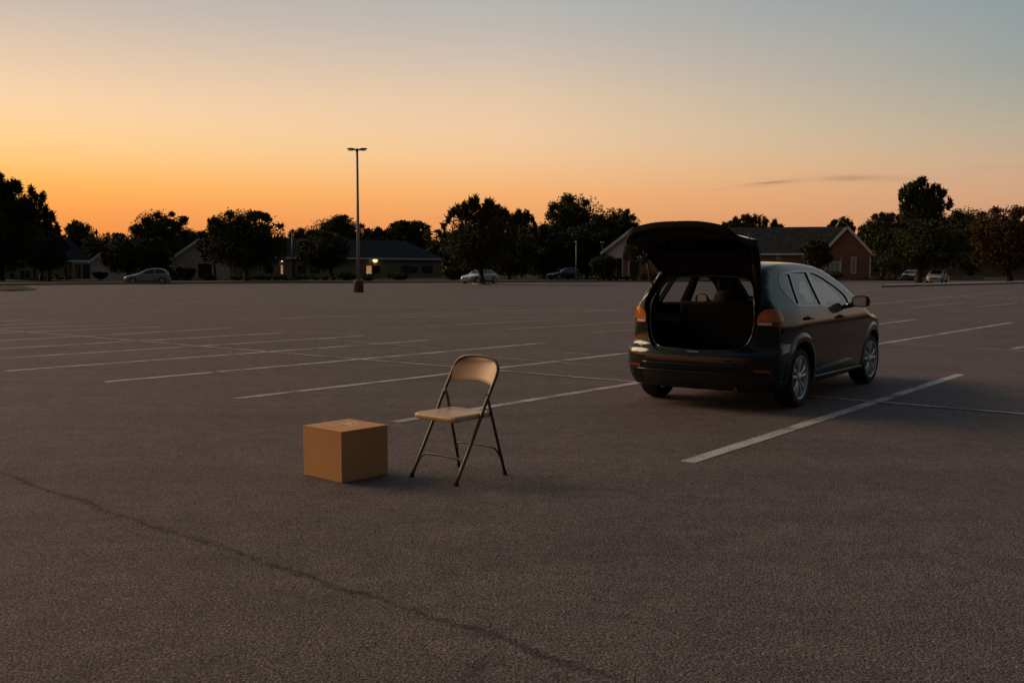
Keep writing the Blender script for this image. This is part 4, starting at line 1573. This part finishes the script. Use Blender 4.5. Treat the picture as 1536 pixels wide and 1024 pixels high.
# house left of the raised tailgate: pale gable over brick
rt, X, Z, L_, he, hr = building('gable_house', 'brick house with large pale white edged gable behind the loose small tree', 908, 991, 122.6, 121.4, 11, 380.5, 343.0, 'gable_y', 'brick_red', ov=.55)
k_ = (hr - he) / (L_ / 2 + .55)
z0_ = he + k_ * .55
bm = bmesh.new()
zb = Z(385.5, 920)
a_ = [bm.verts.new(p) for p in ((.02, -.08, zb), (L_ - .02, -.08, zb), (L_ - .02, -.08, z0_ - .05), (L_ / 2, -.08, z0_ + k_ * L_ / 2 - .1), (.02, -.08, z0_ - .05))]
c_ = [bm.verts.new((v.co.x, -.004, v.co.z)) for v in a_]
bm.faces.new(a_); bm.faces.new(c_[::-1])
for i in range(5):
    bm.faces.new((a_[i], a_[(i + 1) % 5], c_[(i + 1) % 5], c_[i]))
obj('gable_siding', bm_mesh('siding', bm), M['siding'], rt)
bm = bmesh.new()
add_box(bm, 0, L_, -.12, -.085, zb - .12, zb + .06)
add_box(bm, X(933), X(934.6), -.10, -.004, 0, zb - .125)
add_box(bm, X(942.4), X(944), -.10, -.004, 0, zb - .125)
obj('trim_boards', bm_mesh('trim', bm), M['siding'], rt)
add_window(rt, 0, X(926.5), X(931.5), .15, Z(388.5, 930), 'window', 'dark_metal', .05)
add_window(rt, 0, X(945.5), X(957.5), .05, Z(393, 950), 'window', 'dark_metal', .05)

# red brick house at the right
rt, X, Z, L_, he, hr = building('brick_house', 'red brick house with slate roof and white edged gable right of the open car', 1090, 1268, 130, 126.3, 10, 381.4, 342.5, 'gable_x', 'brick_red')
add_window(rt, 0, X(1165), X(1170), Z(389, 1165), Z(384.5, 1165), 'blind', 'white_trim', .05)
wx = X(1232)
W_ = X(1304) - wx
hw = at(768, 384, 128)[2] - GZ
hp = at(768, 342.6, 128)[2] - GZ
w_ = obj('wing', wall_mesh('gable_y', W_, 8, hw, hp, .3), M['brick_red'], rt, (wx, -1.6, 0))
obj('wing_roof', roof_mesh('gable_y', W_, 8, hw, hp, .3), M['roof'], w_)
obj('wing_fascia', fascia_mesh('gable_y', W_, 8, hw, hp, .3), M['white_trim'], w_)
k_ = W_ / (1304 - 1232)
for (a, b_, c, d, pn) in [(1276.2, 1281.6, 387, 409, 'blind'), (1237, 1258, 394, 409, 'blind')]:
    add_window(w_, 0, (a - 1232) * k_, (b_ - 1232) * k_, Z(d, 1200), Z(c, 1200), pn, 'white_trim', .09, 0 if a > 1260 else 2)
bm = bmesh.new()
add_box(bm, W_ - .14, W_ - .02, -.12, -.004, 0, hw)
add_box(bm, (1259.6 - 1232) * k_, (1260.6 - 1232) * k_, -.10, -.004, .3, Z(387, 1200))
obj('downspout', bm_mesh('downspout', bm), M['white_trim'], w_)

# long dark roof glimpsed behind the right trees
rt, X, Z, L_, he, hr = building('long_building', 'low dark building glimpsed between the trees at the right edge', 1296, 1560, 175, 175, 12, 384, 366, 'gable_x', 'brick_dark', 'building', fascia=False)
add_window(rt, 0, X(1310), X(1318), .9, 2.2, 'window', 'dark_metal')


# low walls at the right edge
def low_wall(u0, u1, vb, h, Y, label):
    a, b_ = at(u0, vb, Y), at(u1, vb, Y)
    bm = bmesh.new()
    add_box(bm, a[0], b_[0], Y, Y + .35, GZ - .05, GZ + h, .03)
    add_box(bm, a[0] - .05, b_[0] + .05, Y - .05, Y + .40, GZ + h, GZ + h + .10, .02)
    o = obj('low_wall', bm_mesh('low_wall', bm), M['concrete'])
    tag(o, label, 'wall', 'low walls at the right edge')


low_wall(1424, 1476, 415.5, .30, 122, 'low pale concrete wall on the lawn behind the pale car')
low_wall(1516, 1640, 417.5, .32, 118, 'low pale concrete wall under the rust coloured tree at the right edge')


# ------------------------------------------------------------------ poles
def lamp_post():
    p = G(538, 438.4)
    root = thing('street_lamp', 'tall twin headed parking lot lamp on a reddish concrete base', 'street lamp', p)
    bm = bmesh.new()
    n = 20
    prof = [(.31, 0), (.31, .60), (.29, .69), (.24, .745), (0.0, .755)]
    rings = []
    for r, z in prof[:-1]:
        rings.append([bm.verts.new((r * math.cos(2 * math.pi * k / n), r * math.sin(2 * math.pi * k / n), z - .02 if z == 0 else z)) for k in range(n)])
    for a, b_ in zip(rings, rings[1:]):
        for k in range(n):
            bm.faces.new((a[k], a[(k + 1) % n], b_[(k + 1) % n], b_[k])).smooth = True
    bm.faces.new(rings[-1]); bm.faces.new(rings[0][::-1])
    obj('base', bm_mesh('base', bm), M['pole_base'], root)
    bm = bmesh.new()
    add_box(bm, -.17, .17, -.17, .17, .745, .775, .01)
    add_tube(bm, [(0, 0, .775), (0, 0, 4), (0, 0, 8.72)], [.105, .09, .07], 14)
    obj('pole', bm_mesh('pole', bm), M['galv'], root)
    bm = bmesh.new()
    add_tube(bm, [(-.22, 0, 8.67), (.22, 0, 8.67)], .04, 10)
    add_tube(bm, [(0, 0, 8.58), (0, 0, 8.75)], .085, 12)
    obj('arm', bm_mesh('arm', bm), M['dark_metal'], root)
    for s in (-1, 1):
        bm = bmesh.new()
        rows = []
        for q, w, h in ((.14, .08, .05), (.2, .14, .075), (.34, .17, .085), (.5, .16, .075), (.59, .12, .05), (.62, .05, .02)):
            rows.append([bm.verts.new((s * q, w * cy, 8.70 + h * cz + .05 * (q - .14))) for cy, cz in ((-1, -.5), (-.8, .5), (0, .9), (.8, .5), (1, -.5), (0, -.7))])
        for a, b_ in zip(rows, rows[1:]):
            for k in range(6):
                bm.faces.new((a[k], a[(k + 1) % 6], b_[(k + 1) % 6], b_[k])).smooth = True
        bm.faces.new(rows[0]); bm.faces.new(rows[-1])
        hd = obj('lamp_head', bm_mesh('head', bm), M['dark_metal'], root)
        bm = bmesh.new()
        add_box(bm, min(s * .24, s * .54), max(s * .24, s * .54), -.11, .11, 8.622, 8.634, .003)
        obj('lens', bm_mesh('lens', bm), M['blind'], hd)


lamp_post()


def thin_pole(name, u, vb, vt, Y, r, mat, label, heads, hmat, cat):
    p = at(u, vb, Y)
    h = at(u, vt, Y)[2] - GZ
    root = thing(name, label, cat, (p[0], Y, GZ))
    obj('pole', tube_mesh('pole', [(0, 0, -.1), (0, 0, h * .5), (0, 0, h)], [r, r * .9, r * .75], 10), M[mat], root)
    for dx in heads:
        bm = bmesh.new()
        bmesh.ops.create_uvsphere(bm, u_segments=12, v_segments=8, radius=.16)
        for v in bm.verts:
            v.co = Vector((v.co.x * 1.0 + dx, v.co.y, v.co.z * .8 + h + .05))
        obj('lamp_head', bm_mesh('head', bm, True), M[hmat], root)
    bm = bmesh.new()
    add_box(bm, -r * 2, r * 2, -r * 2, r * 2, -.05, .12, .02)
    if len(heads) > 1:
        add_tube(bm, [(heads[0], 0, h), (heads[-1], 0, h)], r * .5, 8)
    obj('base', bm_mesh('base', bm), M['dark_metal'], root)


thin_pole('street_lamp', 439.5, 414, 347, 116, .11, 'dark_metal', 'plain dark post rising between the two round trees', [], 'galv', 'post')
thin_pole('street_lamp', 864, 420, 364, 108, .055, 'galv', 'slim pale lamp pole with single small head near the black car', [0], 'blind', 'street lamp')
thin_pole('street_lamp', 903, 416, 364.5, 130, .05, 'dark_metal', 'slim dark pole with two small pale lamp heads beside the gable house', [-.12, .16], 'blind', 'street lamp')


# ------------------------------------------------------------------ vegetation
def leaf_cloud(name, lobes, n, size, rng, upward=0.0, shell=.45, flat=.6):
    lobes = np.array(lobes)
    w = (lobes[:, 3] * lobes[:, 4] * lobes[:, 5]) ** (2 / 3)
    idx = rng.choice(len(lobes), n, p=w / w.sum())
    d = rng.normal(size=(n, 3)); d /= np.linalg.norm(d, axis=1, keepdims=True)
    r = shell + (1 - shell) * rng.random(n) ** .6
    r *= 1 + .05 * rng.normal(size=n) * (r > .8)
    c = lobes[idx, :3] + d * lobes[idx, 3:6] * r[:, None]
    t = rng.normal(size=(n, 3))
    t = t + d * 1.2 * upward
    t[:, 2] += upward * 1.6
    t /= np.linalg.norm(t, axis=1, keepdims=True)
    q = rng.normal(size=(n, 3))
    b = np.cross(t, q); b /= np.linalg.norm(b, axis=1, keepdims=True)
    s = size * (.55 + .9 * rng.random(n))
    core = rng.random(n) < .22
    s = np.where(core, s * 2.3, s)
    c = np.where(core[:, None], lobes[idx, :3] + d * lobes[idx, 3:6] * (rng.random(n) * .72)[:, None], c)
    la, lb = s * (1 + 1.2 * upward), s * flat * (1 - .55 * upward)
    nrm = np.cross(t, b) * (s * .18)[:, None]
    V = np.stack([c - t * la[:, None] * .5, c + b * lb[:, None] * .5 + nrm, c + t * la[:, None] * .6, c - b * lb[:, None] * .5 + nrm * .6], 1).reshape(-1, 3)
    me = bpy.data.meshes.new(name)
    me.vertices.add(4 * n); me.vertices.foreach_set('co', V.astype(np.float32).ravel())
    me.loops.add(4 * n); me.loops.foreach_set('vertex_index', np.arange(4 * n, dtype=np.int32))
    me.polygons.add(n)
    me.polygons.foreach_set('loop_start', np.arange(0, 4 * n, 4, dtype=np.int32))
    me.polygons.foreach_set('loop_total', np.full(n, 4, dtype=np.int32))
    me.update(calc_edges=True)
    return me


TREE_N = [0]


def tree(u, Y, vt, vb, wpx, style, leaf, label, trunk_u=None, dens=1.0, base=None, name='tree', group='trees around the far buildings', cat='tree'):
    TREE_N[0] += 1
    rng = np.random.default_rng(100 + TREE_N[0])
    gz = GZ if base is None else base
    p = at(u if trunk_u is None else trunk_u, 415, Y)
    k = Y / F / CP * 1.0
    top = at(u, vt, Y)[2] - gz
    bot = max(at(u, vb, Y)[2] - gz, .1)
    cx = at(u, 400, Y)[0] - p[0]
    hw = wpx / 2 * Y / F
    hh = (top - bot) / 2
    cz = (top + bot) / 2
    hd = min(hw * .85, 6)
    root = thing(name, label, cat, (p[0], Y, gz), 0, group)
    lobes = []
    if style == 'round':
        sk = rng.uniform(-.10, .10)
        lobes.append((cx + hw * sk, 0, cz - hh * .10, hw * .84, hd * .84, hh * .95))
        lobes.append((cx, 0, cz - hh * .42, hw * .95, hd * .84, hh * .52))
        lobes.append((cx - hw * sk * 2, 0, cz + hh * .12, hw * .66, hd * .7, hh * .76))
        for i in range(30):
            a = rng.uniform(0, 2 * np.pi)
            e = rng.uniform(-.55, .97)
            ce = math.sqrt(1 - e * e)
            rr = rng.uniform(.10, .21)
            q = rng.uniform(.93, 1.03) - rr * .6
            lobes.append((cx + hw * (sk * .6 + q * ce * math.cos(a)) * .96, hd * q * ce * math.sin(a), cz - hh * .06 + hh * q * e * .98, hw * rr, hd * rr, hh * rr * rng.uniform(.8, 1.1)))
    elif style == 'spiky':
        lobes.append((cx, 0, cz - hh * .14, hw * .84, hd * .8, hh * .82))
        lobes.append((cx, 0, cz - hh * .40, hw * .88, hd * .8, hh * .56))
        for i in range(9):
            a = rng.uniform(-1, 1)
            lobes.append((cx + hw * .62 * a, hd * rng.uniform(-.5, .5), cz + hh * (.62 * math.sqrt(1 - a * a * .8) - rng.uniform(0, .25)), hw * .24, hd * .26, hh * .24))
        for i in range(44):
            a = rng.uniform(-1, 1)
            zt_ = math.sqrt(max(0, 1 - a * a)) * rng.uniform(.78, .98)
            lobes.append((cx + hw * .94 * a, hd * rng.uniform(-.4, .4), cz + hh * zt_ * .9, hw * rng.uniform(.04, .075), hd * .08, hh * rng.uniform(.10, .17)))
    elif style == 'loose':
        for i in range(16):
            a = rng.uniform(0, 2 * np.pi)
            e = rng.uniform(-.85, .9)
            ce = math.sqrt(1 - e * e)
            rr = rng.uniform(.2, .34)
            lobes.append((cx + hw * (1 - rr) * ce * math.cos(a), hd * (1 - rr) * ce * math.sin(a), cz + hh * (1 - rr) * e, hw * rr, hd * rr, hh * rr))
        lobes.append((cx, 0, cz, hw * .5, hd * .5, hh * .5))
    elif style == 'bush':
        lobes.append((cx, 0, cz - hh * .2, hw * .85, hd * .85, hh * 1.05))
        for i in range(7):
            a = rng.uniform(0, 2 * np.pi)
            lobes.append((cx + hw * .62 * math.cos(a), hd * .5 * math.sin(a), cz + hh * rng.uniform(-.3, .55), hw * .36, hd * .36, hh * .42))
    area = 4 * hw * hh
    size = {'round': .25, 'spiky': .25, 'loose': .26, 'bush': .2}[style] * (Y / 130) ** .5
    n = int(min(32000, max(500, dens * area / (size * size * .3) * (4.2 if style != 'loose' else 1.8))))
    me = leaf_cloud('crown', lobes, n, size, rng, upward=.55 if style == 'spiky' else .12, shell=.35)
    obj('crown', me, M[leaf], root)
    # tapered trunk with limbs that reach into the crown
    bm = bmesh.new()
    r0 = max(.08, min(.34, hw * .05 + top * .012))
    lean = cx * .6
    pts = [(0, 0, -.15), (lean * .1, 0, bot * .5), (lean * .4, .05, bot), (lean * .8, 0, cz), (cx, 0, cz + hh * .55)]
    add_tube(bm, spline(pts, 3), [r0 * (1.25 - .95 * i / 12) for i in range(13)], 9)
    for i in range(9 if style != 'bush' else 3):
        L0 = lobes[rng.integers(0, len(lobes))]
        z0 = bot + (cz - bot) * rng.uniform(0, .9)
        s0 = Vector((lean * .4 + (cx - lean * .4) * .3, 0, z0))
        e0 = Vector((L0[0], L0[1], max(L0[2] + L0[5] * rng.uniform(0, .9), z0 + .2)))
        m0 = s0.lerp(e0, .5) + Vector((0, 0, (e0 - s0).length * .08))
        add_tube(bm, spline([s0, m0, e0], 4), [r0 * (.5 - .45 * j / 8) for j in range(9)], 6)
    obj('trunk', bm_mesh('trunk', bm, False), M['bark'], root)
    return root


D_, O_, R_ = 'leaf_dark', 'leaf_olive', 'leaf_rust'
for t in [
    (2, 108, 256, 412, 150, 'spiky', D_, 'largest dark tree with feathery upright twigs at the left edge of the photo', None),
    (62, 114, 312, 408, 62, 'spiky', D_, 'feathery dark tree right of the largest tree at the left edge', None),
    (74, 112, 345, 408, 66, 'round', D_, 'low dark tree covering the left half of the hip roof house', None),
    (121, 190, 327, 388, 56, 'round', D_, 'small far dome shaped tree above the hip roof', None),
    (165, 180, 347, 404, 100, 'round', D_, 'low dark tree mass between the hip roof and the pale gable', None),
    (241, 150, 310, 402, 100, 'round', D_, 'tall dome shaped tree behind the silver car', None),
    (192, 116, 347, 412, 84, 'round', O_, 'olive tree in front of the small pale gable', None),
    (232, 119, 352, 410, 54, 'round', D_, 'dark low tree directly above the silver car', None),
    (288, 170, 341, 400, 70, 'round', D_, 'tree rising behind the pale verge boards of the brown house', None),
    (368, 108, 309, 407, 136, 'round', D_, 'big round tree with a forked trunk before the long building', 370),
    (322, 116, 338, 396, 50, 'round', D_, 'smaller tree leaning on the left side of the big round tree', None),
    (505, 170, 320, 400, 122, 'round', D_, 'broad tree behind the roof next to the lamp pole', None),
    (488, 118, 343, 406, 86, 'round', O_, 'olive tree with a dark trunk before the long building', 499),
    (452, 160, 338, 396, 56, 'round', D_, 'tree behind the plain dark post', None),
    (612, 195, 328, 380, 96, 'round', D_, 'rounded tree above the middle of the long slate roof', None),
    (562, 190, 339, 384, 60, 'round', D_, 'low tree above the roof just right of the lamp pole', None),
    (655, 168, 337, 404, 54, 'loose', O_, 'thin tree at the right end of the long slate roof', None),
    (718, 92, 295, 410, 114, 'spiky', O_, 'tall twiggy tree with its trunk in front of the white sedan', 723),
    (688, 128, 340, 412, 60, 'round', D_, 'dark tree behind the nose of the white sedan', None),
    (764, 122, 330, 416, 88, 'round', O_, 'olive tree just right of the white sedan', None),
    (782, 150, 312, 410, 52, 'spiky', D_, 'twiggy narrow tree between the two tallest middle trees', None),
    (864, 150, 284, 408, 122, 'round', D_, 'tallest broad tree in the middle above the slim pale pole', None),
    (926, 155, 306, 402, 96, 'round', D_, 'rounded tree above the white edged gable', None),
    (880, 136, 330, 417, 110, 'round', D_, 'dark tree behind the black car', None),
    (816, 132, 330, 417, 92, 'round', D_, 'dark tree left of the black car', None),
    (1126, 175, 321, 400, 108, 'spiky', O_, 'feathery tree just behind the raised tailgate', None),
    (1262, 190, 320, 384, 46, 'round', D_, 'small far tree above the brick gable peak', None),
    (1324, 168, 314, 404, 92, 'round', D_, 'tree right of the brick gable', None),
    (1381, 150, 266, 372, 84, 'spiky', D_, 'tallest feathery tree on the right above the pale car', None),
    (1386, 104, 322, 405, 146, 'round', D_, 'dark spreading tree with its trunk beside the pale car', 1378),
    (1340, 120, 336, 410, 66, 'round', O_, 'olive tree with a thin trunk left of the red car', 1342),
    (1452, 160, 307, 404, 96, 'round', D_, 'dark tree between the tallest right tree and the rust one', None),
    (1452, 128, 340, 412, 62, 'round', D_, 'dark low tree behind the pale concrete wall', 1460),
    (1506, 112, 304, 410, 132, 'round', R_, 'rust tinted tree at the right edge of the photo', 1515),
]:
    tree(*t)
for t in [(957, 108, 348, 402, 52, 'loose', O_, 'loose small tree beside the raised tailgate, in front of the gable', 975),
          (1226, 112, 350, 404, 48, 'round', O_, 'small dense tree in front of the red brick house', 1228)]:
    tree(*t, dens=1.1)
for t in [(906, 112, 378, 419, 46, 'bush', D_, 'tall loose shrub left of the gable house'),
          (279, 110, 399, 419, 32, 'bush', D_, 'rounded dark bush by the brown brick house'),
          (312, 112, 411, 419.5, 28, 'bush', D_, 'low flat bush under the dark doorway of the brown house'),
          (262, 113, 404, 420, 28, 'bush', D_, 'dark bush just right of the silver car'),
          (150, 116, 407, 418, 24, 'bush', D_, 'small bush before the pale gable'),
          (520, 112, 408, 421, 36, 'bush', D_, 'dark bush left of the lamp base'),
          (553, 110, 415, 422, 22, 'bush', D_, 'small bush right of the lamp base'),
          (598, 118, 409, 419, 36, 'bush', D_, 'wide bush below the middle windows of the long building'),
          (681, 116, 397, 420, 40, 'bush', D_, 'large dark bush left of the white sedan'),
          (1242, 110, 405, 418, 50, 'bush', O_, 'dry low shrubs before the red brick house')]:
    tree(*t[:8], None, name='shrub', group='shrubs along the far buildings', cat='shrub', dens=1.2)


def hedge(u0, u1, vt, Y, label, leaf=D_):
    a, b_ = at(u0, 415, Y), at(u1, 415, Y)
    h = at(768, vt, Y)[2] - GZ
    rng = np.random.default_rng(int(u0) + 7)
    L_ = b_[0] - a[0]
    n = max(3, int(L_ / 1.0))
    lobes = [(L_ * (i + .5) / n, rng.uniform(-.15, .15), h * .5 * rng.uniform(.85, 1.05), L_ / n * .75, .6, h * .55) for i in range(n)]
    root = thing('hedge', label, 'hedge', (a[0], Y, GZ), 0, 'hedges before the far buildings')
    obj('foliage', leaf_cloud('foliage', lobes, int(L_ * h * 90), .22, rng, .1, .3), M[leaf], root)
    bm = bmesh.new()
    for i in range(n):
        add_tube(bm, [(lobes[i][0], 0, -.1), (lobes[i][0] + .05, .02, h * .7)], [.035, .015], 6)
    obj('stems', bm_mesh('stems', bm), M['bark'], root)


def far_woods():
    rng = np.random.default_rng(5)
    lobes = []
    az = -80.0
    while az < 88:
        D = rng.uniform(215, 245) - 55 * float(sst(30, 50, az))
        top = at(768, rng.uniform(349, 362) - 45 * float(sst(32, 44, az)) - 20 * float(sst(-4, -1, az) * sst(10, 7, az)) - 26 * float(sst(18.5, 21, az) * sst(34, 30, az)), D)[2]
        lobes.append((D * math.sin(RAD(az)), D * math.cos(RAD(az)), top * .45, rng.uniform(6, 9), 4.5, top * .56))
        lobes.append((D * .98 * math.sin(RAD(az + .6)), D * .98 * math.cos(RAD(az + .6)), 1.3, 5.5, 3.0, 2.6))
        az += rng.uniform(1.0, 1.55)
    o = obj('woodland', leaf_cloud('woodland', lobes, 85000, .66, rng, .1, .5), M[D_])
    tag(o, 'dark continuous woodland closing the horizon behind the houses', 'woods')
    o['kind'] = 'stuff'


far_woods()
hedge(345, 436, 413, 112, 'low hedge under the big round tree')
hedge(440, 508, 413.5, 113, 'low hedge between the plain dark post and the lamp base')
hedge(906, 972, 412.5, 113, 'low clipped hedge before the gable house')
hedge(62, 108, 413.5, 118, 'low hedge before the porch of the hip roof house')
hedge(960, 1010, 405, 111, 'rough hedge right of the loose small tree', O_)
hedge(1290, 1345, 415.5, 120, 'low hedge right of the red brick house')

# ------------------------------------------------------------------ sky, sun, camera
SUN_AZ, SUN_EL = -60.0, 27.0   # azimuth from the view direction, negative = left
w = bpy.data.worlds.new('World')
SC.world = w
w.use_nodes = True
nt = w.node_tree
nt.nodes.clear()
L = nt.links.new
out = N(nt, 'ShaderNodeOutputWorld')
bg = N(nt, 'ShaderNodeBackground')
tc = N(nt, 'ShaderNodeTexCoord')
sep = N(nt, 'ShaderNodeSeparateXYZ')
L(tc.outputs['Generated'], sep.inputs[0])


def mth(op, a, b_=None):
    n = N(nt, 'ShaderNodeMath', operation=op)
    for i, x in enumerate((a, b_)):
        if x is None:
            continue
        if isinstance(x, (int, float)):
            n.inputs[i].default_value = x
        else:
            L(x, n.inputs[i])
    return n.outputs[0]


elev = mth('MULTIPLY', mth('ARCSINE', sep.outputs[2]), 180 / math.pi)
azim = mth('MULTIPLY', mth('ARCTAN2', sep.outputs[0], sep.outputs[1]), 180 / math.pi)
efac = mth('DIVIDE', elev, 60.0)


def ramp(stops):
    r = N(nt, 'ShaderNodeValToRGB')
    r.color_ramp.interpolation = 'CARDINAL' if False else 'LINEAR'
    els = r.color_ramp.elements
    while len(els) > 1:
        els.remove(els[-1])
    for i, (e, c) in enumerate(stops):
        x = els[0] if i == 0 else els.new(e / 60)
        x.position = e / 60
        x.color = (*lin(c), 1)
    L(efac, r.inputs[0])
    return r.outputs[0]


hi = [(22, (150, 160, 162)), (36, (118, 132, 142)), (60, (92, 106, 120))]
RL = ramp([(0, (225, 125, 60)), (2.5, (246, 148, 66)), (3.5, (253, 164, 70)), (4.6, (255, 181, 86)), (5.6, (255, 196, 117)), (6.9, (254, 205, 142)), (8.6, (248, 208, 162)), (10.3, (232, 200, 166)), (12, (216, 191, 168)), (13.5, (199, 182, 168))] + hi)
RM = ramp([(0, (222, 140, 85)), (2.8, (235, 159, 98)), (4, (243, 171, 106)), (5.1, (243, 183, 125)), (6.3, (241, 194, 145)), (7.8, (236, 199, 159)), (9.7, (226, 196, 165)), (11.5, (209, 189, 170)), (13.3, (191, 182, 172)), (15.2, (175, 176, 173))] + hi)
RR = ramp([(0, (198, 143, 106)), (2.4, (205, 151, 114)), (3.5, (207, 158, 122)), (4.5, (206, 164, 130)), (5.4, (200, 168, 137)), (6.9, (185, 169, 146)), (8.6, (168, 165, 150)), (10.3, (154, 159, 153)), (12, (147, 156, 155)), (13.5, (141, 152, 154)), (22, (128, 142, 149)), (36, (108, 122, 132)), (60, (88, 102, 116))])
RG = ramp([(0, (235, 120, 50)), (4, (255, 165, 75)), (8, (255, 200, 125)), (13, (225, 190, 150)), (22, (160, 160, 155)), (36, (118, 130, 140)), (60, (90, 104, 118))])
RQ = ramp([(0, (170, 130, 105)), (4, (178, 150, 130)), (9, (165, 160, 152)), (14, (155, 163, 163)), (22, (146, 158, 162)), (36, (112, 126, 134)), (60, (76, 90, 102))])
RB = ramp([(0, (34, 31, 34)), (4, (36, 33, 36)), (9, (38, 37, 41)), (14, (40, 42, 47)), (22, (44, 49, 55)), (36, (52, 60, 68)), (60, (66, 79, 90))])


def mixc(a, b_, lo, hi_):
    mr = N(nt, 'ShaderNodeMapRange')
    mr.interpolation_type = 'LINEAR'
    mr.inputs[1].default_value, mr.inputs[2].default_value = lo, hi_
    L(azim, mr.inputs[0])
    mx = N(nt, 'ShaderNodeMix', data_type='RGBA')
    L(mr.outputs[0], mx.inputs[0])
    L(a, mx.inputs[6]); L(b_, mx.inputs[7])
    return mx.outputs[2]


c = mixc(RB, RG, -165, -95)
c = mixc(c, RL, -62, -27.5)
c = mixc(c, RM, -27.3, 0)
c = mixc(c, RR, 0, 27.3)
c = mixc(c, RQ, 28, 42)
c = mixc(c, RB, 66, 112)

# thin dark streaks of cloud low in the right of the sky
nz = N(nt, 'ShaderNodeTexNoise')
nz.inputs['Scale'].default_value = 40
nz.inputs['Detail'].default_value = 5
mp = N(nt, 'ShaderNodeMapping')
mp.inputs['Scale'].default_value = (1, 1, 5)
L(tc.outputs['Generated'], mp.inputs[0]); L(mp.outputs[0], nz.inputs['Vector'])
wob = mth('MULTIPLY', mth('SUBTRACT', nz.outputs['Fac'], .5), .09)
tot = None
for (u, v, wu, wv, sl, amp) in ((1160, 273.6, 31, 1.7, .06, .40), (1152, 276.5, 44, 3.2, .06, .16), (1272, 267, 36, 3.6, .0, .28), (1345, 268, 60, 4.5, -.02, .08), (1290, 268, 90, 5.0, -.02, .07), (1075, 284.5, 22, 1.4, .05, .08), (660, 326.5, 24, 1.2, .02, .12), (1166, 327, 16, 1.2, 0, .1), (1500, 252, 110, 3.5, -.02, .05)):
    d = ray(u, v); d = d / np.linalg.norm(d)
    a0, e0 = math.degrees(math.atan2(d[0], d[1])), math.degrees(math.asin(d[2]))
    k = 180 / math.pi / F * .95
    da = mth('SUBTRACT', azim, a0)
    de = mth('ADD', mth('SUBTRACT', mth('SUBTRACT', elev, e0), mth('MULTIPLY', da, sl)), wob)
    q = mth('ADD', mth('POWER', mth('ABSOLUTE', mth('DIVIDE', da, wu * k)), 2.0), mth('POWER', mth('ABSOLUTE', mth('DIVIDE', de, wv * k)), 2.0))
    g = mth('MULTIPLY', mth('EXPONENT', mth('MULTIPLY', q, -1.0)), amp)
    tot = g if tot is None else mth('ADD', tot, g)
mx = N(nt, 'ShaderNodeMix', data_type='RGBA')
L(tot, mx.inputs[0]); L(c, mx.inputs[6])
mx.inputs[7].default_value = (*lin((104, 86, 82)), 1)
c = mx.outputs[2]

sky = N(nt, 'ShaderNodeTexSky')
sky.sky_type = 'NISHITA'
sky.sun_disc = False
sky.sun_elevation = RAD(SUN_EL)
sky.sun_rotation = RAD(SUN_AZ)
sky.air_density, sky.dust_density = 1.2, 2.0
ad = N(nt, 'ShaderNodeMix', data_type='RGBA', blend_type='ADD')
ad.inputs[0].default_value = .004
L(c, ad.inputs[6]); L(sky.outputs[0], ad.inputs[7])
L(ad.outputs[2], bg.inputs['Color'])
bg.inputs['Strength'].default_value = 1.0
L(bg.outputs[0], out.inputs['Surface'])

sl = bpy.data.lights.new('sun', 'SUN')
sl.energy = 1.85
sl.angle = RAD(28)
sl.color = (1.0, .69, .42)
so = bpy.data.objects.new('sun', sl)
COL.objects.link(so)
dirv = Vector((math.sin(RAD(SUN_AZ)) * math.cos(RAD(SUN_EL)), math.cos(RAD(SUN_AZ)) * math.cos(RAD(SUN_EL)), math.sin(RAD(SUN_EL))))
so.rotation_euler = (-dirv).to_track_quat('-Z', 'Y').to_euler()

cam = bpy.data.cameras.new('camera')
cam.sensor_width = 36
cam.sensor_fit = 'HORIZONTAL'
cam.lens = F / 1536 * 36
cam.clip_start, cam.clip_end = .1, 3000
co = bpy.data.objects.new('camera', cam)
COL.objects.link(co)
co.location = (0, 0, EYE)
co.rotation_euler = (math.pi / 2 - PIT, 0, 0)
SC.camera = co
SC.view_settings.view_transform = 'Standard'
SC.view_settings.look = 'None'
SC.view_settings.exposure = 0
SC.view_settings.gamma = 1
SC.render.resolution_x, SC.render.resolution_y = 1024, 682
